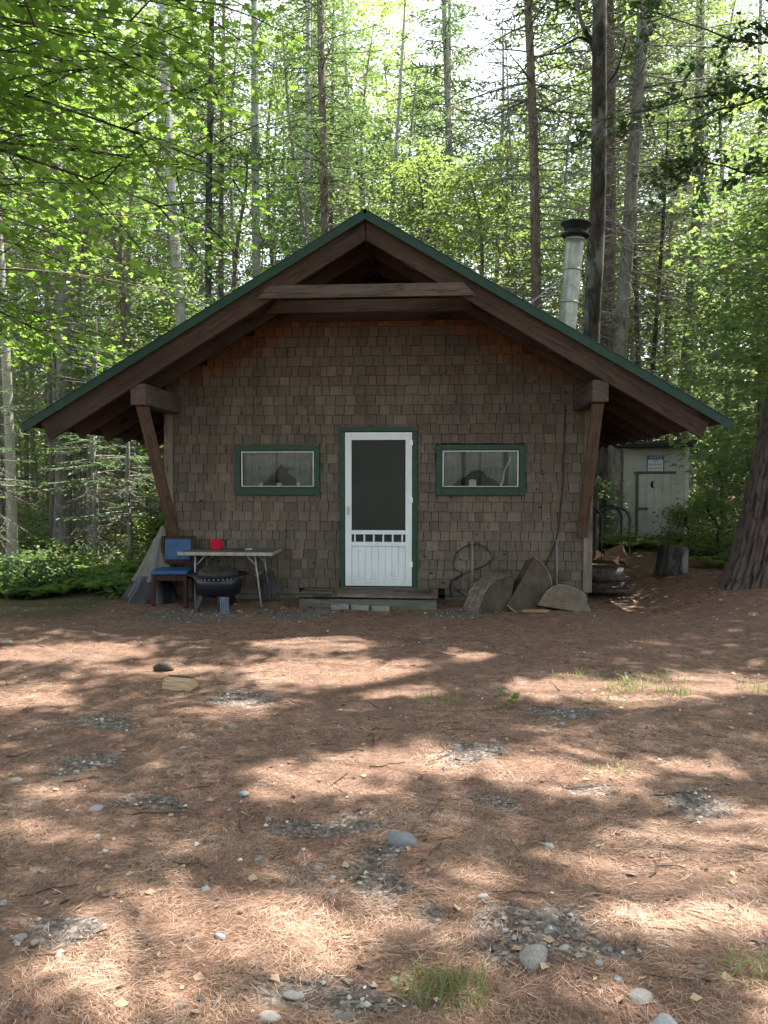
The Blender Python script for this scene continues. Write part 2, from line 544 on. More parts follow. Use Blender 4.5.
c = mixc(nt, mth(nt, 'MULTIPLY', mmask, .75), c, ramp(nt, n_fin, [(.3, (.03, .03, .014)), (.7, (.085, .09, .035))]))
fo = attr(nt, 'forest')
c = mixc(nt, mth(nt, 'MULTIPLY', fo, .75), c, ramp(nt, n_fin, [(.3, (.035, .026, .016)), (.7, (.12, .088, .055))]))
hh = mth(nt, 'ADD', mth(nt, 'MULTIPLY', n_fin, .5), mth(nt, 'MULTIPLY', fb, .5))
princ(nt, out, c, .92, .12, bump(nt, hh, .8, .02))
MT['ground'] = m


# ------------------------------------------------------------------ mesh helpers
class MB:
    """collects arrays of vertices and faces, links them as one mesh object"""

    def __init__(self):
        self.v, self.f, self.a, self.w, self.s = [], [], [], [], []
        self.n = 0

    def add(self, verts, faces, v=None, smooth=False, w=None):
        verts = np.asarray(verts, float).reshape(-1, 3)
        faces = np.asarray(faces, np.int64)
        self.v.append(verts)
        self.f.append(faces + self.n)
        m = len(faces)
        self.a.append(np.full(m, .5) if v is None else np.broadcast_to(np.asarray(v, float), (m,)))
        self.w.append(np.zeros(m) if w is None else np.broadcast_to(np.asarray(w, float), (m,)))
        self.s.append(np.full(m, smooth))
        self.n += len(verts)
        return self

    def box(self, c, s, rot=None, v=None, w=None):
        c, s = np.asarray(c, float), np.asarray(s, float) / 2
        p = np.array([(x, y, z) for x in (-1, 1) for y in (-1, 1) for z in (-1, 1)], float) * s
        if rot is not None:
            p = p @ np.array(rot).T
        f = [(0, 1, 3, 2), (4, 6, 7, 5), (0, 4, 5, 1), (2, 3, 7, 6), (0, 2, 6, 4), (1, 5, 7, 3)]
        return self.add(p + c, f, v, False, w)

    def bar(self, a, b, wid, hei, up=(0, 0, 1), v=None):
        a, b = np.asarray(a, float), np.asarray(b, float)
        d = b - a
        L = np.linalg.norm(d)
        d = d / L
        x = np.cross(d, np.asarray(up, float))
        x /= np.linalg.norm(x)
        z = np.cross(x, d)
        return self.box((a + b) / 2, (L, wid, hei), np.stack([d, x, z], 1) if False else np.stack([d, x, z], 0).T, v)

    def tubes(self, P, rad, sides=6, v=None, caps=False):
        """P: M x K x 3 centre lines, rad: M x K"""
        P = np.asarray(P, float)
        if P.ndim == 2:
            P = P[None]
        rad = np.broadcast_to(np.asarray(rad, float), P.shape[:2])
        M, K = P.shape[:2]
        T = np.gradient(P, axis=1)
        T /= np.linalg.norm(T, axis=2, keepdims=True) + 1e-9
        main = P[:, -1] - P[:, 0]
        ref = np.where((np.abs(main[:, 2]) > .7 * (np.linalg.norm(main, axis=1) + 1e-9))[:, None], np.array([1., 0, 0]), np.array([0, 0, 1.]))[:, None]
        A = np.cross(T, np.broadcast_to(ref, T.shape))
        A /= np.linalg.norm(A, axis=2, keepdims=True) + 1e-9
        B = np.cross(T, A)
        th = np.arange(sides) * 2 * np.pi / sides
        V = P[:, :, None] + rad[:, :, None, None] * (np.cos(th)[None, None, :, None] * A[:, :, None] + np.sin(th)[None, None, :, None] * B[:, :, None])
        idx = np.arange(M * K * sides).reshape(M, K, sides)
        j = np.roll(np.arange(sides), -1)
        F = np.stack([idx[:, :-1, :], idx[:, :-1, j], idx[:, 1:, j], idx[:, 1:, :]], -1).reshape(-1, 4)
        vv = None if v is None else (np.repeat(np.asarray(v, float), (K - 1) * sides) if np.ndim(v) else v)
        self.add(V.reshape(-1, 3), F, vv, True)
        if caps:
            off = self.n - M * K * sides
            for e, rev in ((0, True), (K - 1, False)):
                ring = idx[:, e, :]
                self.f.append((ring[:, ::-1] if rev else ring) + off)
                self.a.append(np.full(M, .5))
                self.w.append(np.zeros(M))
                self.s.append(np.full(M, False))
        return self

    def lathe(self, prof, sides=24, axis_pt=(0, 0, 0), v=None):
        prof = np.asarray(prof, float)
        th = np.arange(sides) * 2 * np.pi / sides
        V = np.stack([prof[:, None, 0] * np.cos(th), prof[:, None, 0] * np.sin(th), np.broadcast_to(prof[:, None, 1], (len(prof), sides))], -1)
        idx = np.arange(len(prof) * sides).reshape(len(prof), sides)
        j = np.roll(np.arange(sides), -1)
        F = np.stack([idx[:-1, :], idx[:-1, j], idx[1:, j], idx[1:, :]], -1).reshape(-1, 4)
        return self.add(V.reshape(-1, 3) + np.asarray(axis_pt), F, v, True)

    def prism(self, poly, y0, y1, v=None):
        """outline in x-z, pushed along y"""
        n = len(poly)
        P = [(x, y0, z) for x, z in poly] + [(x, y1, z) for x, z in poly]
        self.add(P, [tuple(range(n))], v)
        self.f[-1] = self.f[-1]
        base = self.n - 2 * n
        self.f.append(np.array([tuple(range(2 * n - 1, n - 1, -1))]) + base)
        self.f.append(np.array([(i, n + i, n + (i + 1) % n, (i + 1) % n) for i in range(n)])[:, ::-1] + base)
        for k in (1, n):
            self.a.append(np.full(k, .5 if v is None else v))
            self.w.append(np.zeros(k))
            self.s.append(np.full(k, False))
        return self

    def mesh(self, name):
        me = bpy.data.meshes.new(name)
        V = np.concatenate(self.v)
        me.vertices.add(len(V))
        me.vertices.foreach_set('co', V.astype(np.float32).ravel())
        loops = np.concatenate([f.ravel() for f in self.f]).astype(np.int32)
        tot = np.concatenate([np.full(len(f), f.shape[1]) for f in self.f]).astype(np.int32)
        start = np.concatenate([[0], np.cumsum(tot)[:-1]]).astype(np.int32)
        me.loops.add(len(loops))
        me.loops.foreach_set('vertex_index', loops)
        me.polygons.add(len(tot))
        me.polygons.foreach_set('loop_start', start)
        me.polygons.foreach_set('loop_total', tot)
        me.update(calc_edges=True)
        me.polygons.foreach_set('use_smooth', np.concatenate(self.s).astype(bool))
        at_ = me.attributes.new('v', 'FLOAT', 'FACE')
        at_.data.foreach_set('value', np.concatenate(self.a).astype(np.float32))
        w = np.concatenate(self.w)
        if w.any():
            at_ = me.attributes.new('w', 'FLOAT', 'FACE')
            at_.data.foreach_set('value', w.astype(np.float32))
        me.validate(clean_customdata=False)
        me.update()
        return me

    def build(self, name, m, parent=None, bevel=0.0):
        me = self.mesh(name)
        me.materials.append(MT[m] if isinstance(m, str) else m)
        o = bpy.data.objects.new(name, me)
        COL.objects.link(o)
        o.parent = parent
        if bevel:
            b = o.modifiers.new('edge_wear', 'BEVEL')
            b.width = bevel
            b.segments = 2
            b.limit_method = 'ANGLE'
        return o


def tag(o, label=None, cat=None, group=None, kind=None):
    if label:
        o['label'] = label
    if cat:
        o['category'] = cat
    if group:
        o['group'] = group
    if kind:
        o['kind'] = kind
    return o


def empty(name, loc, rz=0.0, label=None, cat=None, group=None):
    o = bpy.data.objects.new(name, None)
    o.empty_display_size = .1
    COL.objects.link(o)
    o.location = loc
    o.rotation_euler = (0, 0, rz)
    return tag(o, label, cat, group)


def children_of(o):
    return KIDS.get(o.name, [])


KIDS = {}


def index_kids():
    KIDS.clear()
    for o in bpy.data.objects:
        if o.parent:
            KIDS.setdefault(o.parent.name, []).append(o)


def dup(root, loc, rz=0.0, scale=1.0, label=None, cat=None, group=None):
    def cp(o, parent):
        c = o.copy()
        COL.objects.link(c)
        c.parent = parent
        for ch in KIDS.get(o.name, []):
            cp(ch, c)
        return c
    r = cp(root, None)
    r.location = loc
    r.rotation_euler = (0, 0, rz)
    r.scale = (scale,) * 3
    return tag(r, label, cat, group)


def unit(a):
    return a / (np.linalg.norm(a, axis=-1, keepdims=True) + 1e-9)


LEAF = np.array([(0, 0, 0), (.33, .42, .06), (0, 1, -.05), (-.33, .42, .06)])
MAPLE = np.array([(0, 0, 0), (.14, .17, .02), (.46, .12, .0), (.36, .34, .04), (.6, .62, -.03), (.26, .58, .04), (0, 1.02, -.06),
                  (-.26, .58, .04), (-.6, .62, -.03), (-.36, .34, .04), (-.46, .12, 0), (-.14, .17, .02)])
SPRAY = np.array([(-.05, 0, 0), (.05, 0, 0), (.17, .45, .02), (.07, 1.0, -.04), (-.07, 1.0, -.04), (-.17, .45, .02)])
BLADE = np.array([(-.5, 0, 0), (.5, 0, 0), (.02, 1, 0), (-.02, 1, 0)])


def leaves(mb, C, D, N, size, tmpl, v, wid=1.0):
    """flat leaf shapes at C, pointing along D, facing N"""
    D = unit(D)
    X = unit(np.cross(D, N))
    N = np.cross(X, D)
    size = np.broadcast_to(np.asarray(size, float), (len(C),))
    k = len(tmpl)
    V = C[:, None] + size[:, None, None] * (tmpl[None, :, 0, None] * wid * X[:, None] + tmpl[None, :, 1, None] * D[:, None] + tmpl[None, :, 2, None] * N[:, None])
    F = np.arange(len(C) * k).reshape(-1, k)
    mb.add(V.reshape(-1, 3), F, v)


def path_at(path, t):
    t = np.clip(np.asarray(t, float), 0, 1) * (len(path) - 1)
    i = np.minimum(t.astype(int), len(path) - 2)
    f = (t - i)[:, None]
    return path[i] * (1 - f) + path[i + 1] * f


def straight_path(r, H, wob=.12, lean=(0, 0), n=12):
    t = np.linspace(0, 1, n)
    p = np.zeros((n, 3))
    p[:, 2] = t * H
    ph = r.uniform(0, 6, 4)
    p[:, 0] = lean[0] * t * H + wob * np.sin(t * 5 + ph[0]) * t + wob * .5 * np.sin(t * 11 + ph[1]) * t
    p[:, 1] = lean[1] * t * H + wob * np.sin(t * 4.3 + ph[2]) * t
    return p


def trunk_mesh(mb, path, r0, r1=.02, sides=12, flare=1.35, seed=0):
    n = 40
    t = np.linspace(0, 1, n)
    P = path_at(path, t)
    zz = P[:, 2] - P[0, 2]
    rad = r0 * (1 - .62 * t ** 1.1) * (1 - t ** 10) + r1
    rad = rad * (1 + (flare - 1) * np.exp(-zz / (2.2 * r0)))
    rad = rad * (1 + .08 * (vnoise(np.stack([zz * 1.7, zz * 0 + seed], -1), 31) - .5))
    P[0, 2] -= .15
    mb.tubes(P[None], rad[None], sides)


def broad(r, path, r0, base, Rmax, nb, leaf, per, tmpl=LEAF, ns=8, spread=(0, 2 * np.pi), rise=(.1, .7), jit=.13, flat=.5):
    """broadleaved tree -> (wood MB, crown MB). path: trunk centre line from the ground up"""
    wd, cr = MB(), MB()
    H = path[-1, 2] - path[0, 2]
    trunk_mesh(wd, path, r0, .015, 12, 1.35, int(r.integers(99)))
    u = (np.arange(nb) + r.random(nb)) / nb
    S = path_at(path, base + (1 - base) * u)
    az = spread[0] + (np.arange(nb) * 2.39996 % (2 * np.pi)) / (2 * np.pi) * (spread[1] - spread[0]) + r.normal(0, .2, nb)
    L = Rmax * (np.sin(np.pi * (.22 + .72 * u))) * r.uniform(.7, 1.15, nb)
    el = rise[0] + (rise[1] - rise[0]) * u + r.normal(0, .12, nb)
    d = np.stack([np.cos(az) * np.cos(el), np.sin(az) * np.cos(el), np.sin(el)], -1)
    s = np.linspace(0, 1, 6)
    side = np.stack([-np.sin(az), np.cos(az), 0 * az], -1)
    wv = r.normal(0, .10, nb)
    P = S[:, None] + d[:, None] * (L[:, None] * s)[:, :, None] + side[:, None] * (L[:, None] * wv[:, None] * np.sin(s * 4))[:, :, None]
    P[:, :, 2] += L[:, None] * (.10 * s - .22 * s ** 2)
    rb = np.clip(r0 * .2 * (L / Rmax), .005, .05)
    wd.tubes(P, rb[:, None] * (1 - .8 * s), 5)
    # secondary twigs
    m = nb * ns
    bi = np.repeat(np.arange(nb), ns)
    tt = np.tile((np.arange(ns) + .5) / ns, nb) * .82 + .18 + r.normal(0, .03, m)
    tt = np.clip(tt, .1, 1)
    k = tt * 5
    i0 = np.minimum(k.astype(int), 4)
    f = (k - i0)[:, None]
    S2 = P[bi, i0] * (1 - f) + P[bi, i0 + 1] * f
    sg = np.where(np.tile(np.arange(ns), nb) % 2 == 0, 1, -1)
    a2 = az[bi] + sg * r.uniform(.35, 1.15, m)
    L2 = L[bi] * (.62 - .38 * tt) * r.uniform(.6, 1.2, m) + .15
    e2 = el[bi] * .4 + r.normal(0.02, .18, m)
    d2 = np.stack([np.cos(a2) * np.cos(e2), np.sin(a2) * np.cos(e2), np.sin(e2)], -1)
    s2 = np.linspace(0, 1, 4)
    P2 = S2[:, None] + d2[:, None] * (L2[:, None] * s2)[:, :, None]
    P2[:, :, 2] -= (L2[:, None] * .18 * s2 ** 2)
    wd.tubes(P2, np.clip(rb[bi] * .35, .003, .02)[:, None] * (1 - .7 * s2), 3)
    # leaves
    M = m * per
    li = np.repeat(np.arange(m), per)
    lt = r.uniform(.12, 1.05, M)
    C = S2[li] + d2[li] * (L2[li] * lt)[:, None]
    C[:, 2] -= L2[li] * .18 * lt ** 2
    J = r.normal(0, 1, (M, 3)) * np.array([1, 1, .55]) * jit
    C = C + J
    la = a2[li] + r.normal(0, 1.0, M)
    D = np.stack([np.cos(la), np.sin(la), r.normal(-.25, .3, M)], -1)
    N = np.stack([r.normal(0, flat, M), r.normal(0, flat, M), np.ones(M)], -1)
    clump = vnoise(C * .9 + 50, int(r.integers(99)))
    leaves(cr, C, D, N, leaf * r.uniform(.65, 1.2, M), tmpl, np.clip(.25 + .5 * clump + r.normal(0, .16, M), 0, 1))
    return wd, cr, C


def conifer(r, path, r0, base, Rmax, spacing=.42, per_whorl=5, spray=.10, droop=.25, dens=1.0, twist=0.0, dead=0.12, dead_n=3, dead_len=1.2):
    """spruce or fir -> (wood MB, crown MB, deadwood MB)"""
    wd, cr, dw = MB(), MB(), MB()
    H = path[-1, 2] - path[0, 2]
    trunk_mesh(wd, path, r0, .012, 10, 1.3, int(r.integers(99)))
    zs = np.arange(base * H, H * .985, spacing)
    nb = len(zs) * per_whorl
    z = np.repeat(zs, per_whorl) + r.normal(0, .1, nb)
    z = np.clip(z, .3, H * .99)
    u = (z - base * H) / (H - base * H + 1e-6)
    S = path_at(path, z / H)
    az = np.tile(np.arange(per_whorl) * 2 * np.pi / per_whorl, len(zs)) + np.repeat(r.uniform(0, 6, len(zs)), per_whorl) + r.normal(0, .25, nb)
    L = Rmax * np.clip(1 - np.clip(u, 0, 1), .03, 1) ** .75 * r.uniform(.55, 1.1, nb)
    s = np.linspace(0, 1, 6)
    el = .15 + .35 * u - droop * .4
    hd = np.stack([np.cos(az), np.sin(az), 0 * az], -1)
    P = S[:, None] + hd[:, None] * (L[:, None] * s)[:, :, None]
    P[:, :, 2] += L[:, None] * (np.tan(el)[:, None] * s - droop * (1.4 * s ** 2 - .9 * s ** 3))
    rb = np.clip(.012 * L + .004, .004, .03)
    wd.tubes(P, rb[:, None] * (1 - .8 * s), 4)
    # branchlets
    nbl = np.maximum(3, (L / .12 * dens).astype(int))
    bi = np.repeat(np.arange(nb), nbl)
    m = len(bi)
    tt = np.concatenate([np.linspace(.16, 1, k) for k in nbl]) + r.normal(0, .02, m)
    tt = np.clip(tt, .05, 1)
    k = tt * 5
    i0 = np.minimum(k.astype(int), 4)
    f = (k - i0)[:, None]
    S2 = P[bi, i0] * (1 - f) + P[bi, i0 + 1] * f
    sg = np.where(r.random(m) < .5, 1, -1)
    a2 = az[bi] + sg * r.uniform(.6, 1.15, m) * (1 - .5 * (tt > .95))
    L2 = np.clip(L[bi] * (.5 - .42 * tt), .09, .75) * r.uniform(.6, 1.15, m)
    hd2 = np.stack([np.cos(a2), np.sin(a2), r.normal(-.12, .12, m) - twist], -1)
    per = np.maximum(2, (L2 / (.55 * spray)).astype(int))
    li = np.repeat(np.arange(m), per)
    M = len(li)
    lt = np.concatenate([np.linspace(.05, 1, q) for q in per])
    C = S2[li] + hd2[li] * (L2[li] * lt)[:, None]
    la = a2[li] + np.where(r.random(M) < .5, 1, -1) * r.uniform(.15, .8, M)
    D = np.stack([np.cos(la), np.sin(la), r.normal(-.12, .2, M) - twist], -1)
    N = np.stack([r.normal(0, .35, M), r.normal(0, .35, M), np.ones(M)], -1)
    leaves(cr, C, D, N, spray * r.uniform(.7, 1.3, M), SPRAY, np.clip(.5 + r.normal(0, .2, M), 0, 1))
    # dead lower branches
    if dead_n:
        zd = np.arange(dead * H, base * H + .6, .34)
        nd_ = len(zd) * dead_n
        if nd_:
            z = np.repeat(zd, dead_n) + r.normal(0, .12, nd_)
            S = path_at(path, np.clip(z, .2, H) / H)
            az = r.uniform(0, 2 * np.pi, nd_)
            L = dead_len * r.uniform(.25, 1.2, nd_)
            hd = np.stack([np.cos(az), np.sin(az), 0 * az], -1)
            s = np.linspace(0, 1, 5)
            P = S[:, None] + hd[:, None] * (L[:, None] * s)[:, :, None]
            P[:, :, 2] += L[:, None] * (r.normal(.08, .15, nd_)[:, None] * s - .35 * s ** 2)
            dw.tubes(P, (.004 + .006 * L)[:, None] * (1 - .75 * s), 4)
            q = 7
            bi = np.repeat(np.arange(nd_), q)
            m = len(bi)
            tt = r.uniform(.25, 1, m)
            k = tt * 4
            i0 = np.minimum(k.astype(int), 3)
            f = (k - i0)[:, None]
            S2 = P[bi, i0] * (1 - f) + P[bi, i0 + 1] * f
            a2 = az[bi] + np.where(r.random(m) < .5, 1, -1) * r.uniform(.4, 1.2, m)
            L2 = L[bi] * r.uniform(.15, .5, m)
            s2 = np.linspace(0, 1, 3)
            d2 = np.stack([np.cos(a2), np.sin(a2), r.normal(-.2, .3, m)], -1)
            P2 = S2[:, None] + d2[:, None] * (L2[:, None] * s2)[:, :, None]
            P2[:, :, 2] -= L2[:, None] * .25 * s2 ** 2
            dw.tubes(P2, np.full((m, 1), .0035) * (1 - .5 * s2), 3)
    return wd, cr, dw, C


def make_tree(name, loc, wd, cr, dw=None, bark='bark_grey', leaf='leaf_mid', rz=0, label=None, cat='tree', group=None):
    t = empty(name, loc, rz, label, cat, group)
    wd.build('trunk', bark, t)
    if cr is not None and cr.n:
        cr.build('crown', leaf, t)
    if dw is not None and dw.n:
        dw.build('deadwood', 'deadwood', t)
    return t


def cull(mb_cr, keep):
    """drop leaves of the last-added array (all same template)"""
    F = mb_cr.f[0]
    k = F.shape[1]
    V = mb_cr.v[0].reshape(-1, k, 3)[keep]
    out = MB()
    out.add(V.reshape(-1, 3), np.arange(len(V) * k).reshape(-1, k), mb_cr.a[0][keep])
    return out


# ================================================================== GROUND
def axis(lo, a, b, hi, fine, grow=1.18):
    mid = list(np.arange(a, b, fine))
    up, st = [b], fine
    while up[-1] < hi:
        st *= grow
        up.append(up[-1] + st)
    dn, st = [a], fine
    while dn[-1] > lo:
        st *= grow
        dn.append(dn[-1] - st)
    return np.array(dn[:0:-1] + mid + up)


# gravel patches and mossy edges, in metres on the yard
GRAVEL = []
for cx, cy, rx, ry in [(80, 764, 45, 14), (120, 720, 60, 10), (330, 845, 45, 18), (365, 890, 45, 45), (545, 935, 55, 30), (520, 905, 25, 18), (700, 800, 60, 14),
                       (350, 990, 110, 28), (480, 815, 50, 12), (250, 700, 60, 10), (560, 715, 60, 9), (30, 950, 50, 22), (190, 614, 70, 9), (300, 612, 60, 7),
                       (470, 760, 40, 8), (590, 795, 40, 7), (270, 840, 40, 12), (600, 965, 60, 18), (450, 905, 30, 14), (170, 800, 60, 8), (60, 600, 30, 6), (460, 612, 40, 6)]:
    c, a, b0, b1 = on_ground(cx, cy), on_ground(cx + rx, cy), on_ground(cx, cy - ry), on_ground(cx, cy + ry)
    GRAVEL.append((c[0], (b0[1] + b1[1]) / 2, a[0] - c[0], (b0[1] - b1[1]) / 2))


def gravel_fun(x, y):
    p = np.stack([x, y], -1)
    wob = (fbm(p * 2.6, 41) - .5) * .5
    g = np.zeros_like(x)
    for cx, cy, rx, ry in GRAVEL:
        q = np.sqrt(((x - cx + wob) / rx) ** 2 + ((y - cy + wob) / ry) ** 2)
        g = np.maximum(g, 1 - sstep(.35, 1.25, q))
    return g


xs = axis(-160, -7.0, 7.5, 160, .05)
ys = axis(-60, 1.4, 11.5, 160, .05)
X, Y = np.meshgrid(xs, ys)
Z = hfun(X, Y)
near = sstep(13, 9, Y) * sstep(9, 7, np.abs(X))
pp = np.stack([X, Y], -1)
Z = Z + near * ((fbm(pp * 7, 14) - .5) * .030 + (fbm(pp * 22, 15, 2) - .5) * .012)
idx = np.arange(X.size).reshape(X.shape)
F = np.stack([idx[:-1, :-1], idx[:-1, 1:], idx[1:, 1:], idx[1:, :-1]], -1).reshape(-1, 4)
g = MB().add(np.stack([X, Y, Z], -1).reshape(-1, 3), F, None, True)
gme_o = g.build('ground', 'ground')
tag(gme_o, kind='structure')
me = gme_o.data


def vattr(me, name, val):
    a_ = me.attributes.new(name, 'FLOAT', 'POINT')
    a_.data.foreach_set('value', val.astype(np.float32).ravel())


vattr(me, 'gravel', gravel_fun(X, Y))
moss = np.maximum(sstep(-2.6, -4.2, X) * sstep(7.6, 9.3, Y), .3 * sstep(3.2, 4.8, X) * sstep(9.8, 12, Y))
vattr(me, 'moss', moss)
forest_m = np.clip(sstep(-3.9, -5.4, X) * sstep(9.8, 11.2, Y) + sstep(12.5, 15, Y) + sstep(-8, -10, X) + sstep(8, 10, X), 0, 1)
vattr(me, 'forest', forest_m)

# ================================================================== CABIN
CY, CXc = 10.2, -0.12
cabin = empty('cabin', (CXc, CY, 0.0), R(-4.0), 'brown shingled cabin with green metal roof edge and deep gable overhang', 'cabin')
HW, APEX, SL, RUN, FRONT, BACK = 2.81, 4.60, .588, 4.02, -1.30, 7.0
RTH = .06
up_l = lambda x: APEX - SL * abs(x)          # top of the roofing
und = lambda x: up_l(x) - RTH                # underside of the deck
RAF = .22                                    # rafter depth, plumb

DOOR = (.05 - .45, .05 + .45, .16, 2.21)
CAS = .06
WINS = [(-1.30, .57, 1.375, 2.03), (1.385, .575, 1.375, 2.035)]
ZTOP = 3.78
openings = [(DOOR[0] - CAS, DOOR[1] + CAS, 0.0, DOOR[3] + CAS)] + [(c - h, c + h, a, b) for c, h, a, b in WINS]


def shingle_wall(width_fun, z0, z1, ops, course=.128, warm=None):
    """rows of separate shingles on the plane y = 0 (outside is -y)"""
    mb = MB()
    z = z0
    row = 0
    while z < z1 - .02:
        hw0, hw1 = width_fun(z + .02), width_fun(min(z + course, z1))
        lim = min(hw0, HW if z < 2.9 else hw0)
        x = -lim
        while x < lim - .01:
            w = random.uniform(.085, .18)
            x2 = min(x + w, lim)
            if lim - x2 < .05:
                x2 = lim
            segs = [(x, x2, -9.0, 99.0)]
            for ox0, ox1, oz0, oz1 in ops:
                ns = []
                for a, b, lo_, hi_ in segs:
                    if b <= ox0 or a >= ox1 or z > oz1 - .015 or z + course < oz0 + .01:
                        ns.append((a, b, lo_, hi_))
                        continue
                    if a < ox0 - .015:
                        ns.append((a, ox0, lo_, hi_))
                    if b > ox1 + .015:
                        ns.append((ox1, b, lo_, hi_))
                    if z < oz0 - .02:
                        ns.append((max(a, ox0), min(b, ox1), lo_, oz0 + .006))
                    elif z + course > oz1 + .02:
                        ns.append((max(a, ox0), min(b, ox1), oz1, hi_))
                segs = ns
            for a, b, lo_, hi_ in segs:
                zt = min(z + course + .03, hi_)
                gp = .0035
                j = random.uniform(-.006, .004)
                zb = max(z + j, lo_)
                th = random.uniform(.022, .033)
                a2, b2 = a + gp, b - gp
                ta = min(zt, und(a2) - .03) if warm else zt
                tb = min(zt, und(b2) - .03) if warm else zt
                if min(ta, tb) < zb + .02:
                    continue
                sk = random.uniform(-.004, .004)
                P = [(a2, -th, zb + sk), (b2, -th, zb - sk), (b2, -.004, tb), (a2, -.004, ta), (a2, .006, zb + sk), (b2, .006, zb - sk)]
                wv = 0.0
                if warm:
                    top = und((a + b) / 2) - RAF - .05
                    wv = .95 * max(float(sstep(3.40, 3.62, np.array(z))), float(sstep(.34, .06, np.array(top - z))) * float(sstep(2.5, 3.2, np.array(z)))) + random.uniform(-.05, .2) * (z > 2.7)
                mb.add(P[:4], [(0, 1, 2, 3)], random.betavariate(5, 5), False, max(0.001, min(1, wv)))
                mb.add([P[0], P[1], P[5], P[4]], [(0, 3, 2, 1)], .25, False, max(.001, min(1, wv)))
                mb.add([P[1], P[5], P[2]], [(0, 1, 2)], .3, False, .001)
                mb.add([P[0], P[3], P[4]], [(0, 1, 2)], .3, False, .001)
            x = x2
        z += course
        row += 1
    return mb


def gable_w(z):
    return min(HW, (APEX - RTH - .03 - z) / SL)


wall = shingle_wall(gable_w, .14, ZTOP, openings, .1275, True)
w_o = wall.build('wall', 'shingle', cabin)
# sheathing behind the shingles, left open at the door and the windows
sh = MB()
xsb = sorted({-HW + .05, HW - .05} | {o[0] + .01 for o in openings} | {o[1] - .01 for o in openings})
for a, b in zip(xsb[:-1], xsb[1:]):
    c = (a + b) / 2
    cuts = sorted([(max(o[2], .05) + .01, o[3] - .01) for o in openings if o[0] < c < o[1]])
    zlo = .05
    for z0, z1 in cuts + [(2.70, 2.70)]:
        if z0 - zlo > .05:
            sh.box((c, .06, (zlo + z0) / 2), (b - a, .08, z0 - zlo))
        zlo = z1
sh.build('sheathing', 'dark', cabin)
gs_ = MB()
gs_.prism([(-HW + .05, 2.7), (HW - .05, 2.7), ((APEX - .1 - ZTOP - .03) / SL, ZTOP), (-(APEX - .1 - ZTOP - .03) / SL, ZTOP)], .02, .10)
gs_.build('gable_sheathing', 'dark', cabin)
# the other three walls
for sx in (-1, 1):
    ww = shingle_wall(lambda z: 3.4, .14, und(HW) - .06, [], .135)
    o = ww.build('wall', 'shingle', cabin)
    o.location = (sx * HW, 3.5, 0)
    o.rotation_euler = (0, 0, sx * math.pi / 2)
    b_ = MB().box((sx * (HW - .06), 3.47, 1.4), (.08, 6.85, 2.62))
    b_.build('sheathing', 'dark', cabin)
rw = shingle_wall(gable_w, .14, 4.4, [], .135, True)
o = rw.build('wall', 'shingle', cabin)
o.location = (0, 6.98, 0)
o.rotation_euler = (0, 0, math.pi)
MB().prism([(-HW + .1, .1), (HW - .1, .1), (HW - .1, und(HW) - .1), (0, und(0) - .15), (-HW + .1, und(HW) - .1)], 6.86, 6.94).build('sheathing', 'dark', cabin)
MB().box((0, 3.5, .10), (5.5, 6.7, .06)).build('floor', 'dark', cabin)
MB().box((0, 3.45, 2.64), (5.5, 6.7, .05)).build('attic_floor', 'deck', cabin)
# skirting below the shingles
for a, b in ((-HW + .02, -1.02), (.93, HW - .02)):
    sk = MB()
    for k, (z0, z1) in enumerate(((-.12, .035), (.04, .135))):
        sk.box(((a + b) / 2, .012 + .004 * k, (z0 + z1) / 2), (b - a, .03, z1 - z0), None, .4 + .3 * k)
    sk.build('skirting_board', 'gutter', cabin, .004)
# corner boards
for sx in (-1, 1):
    MB().box((sx * (HW - .035), -.032, 1.36), (.115, .028, 2.5)).build('corner_board', 'board', cabin, .004)

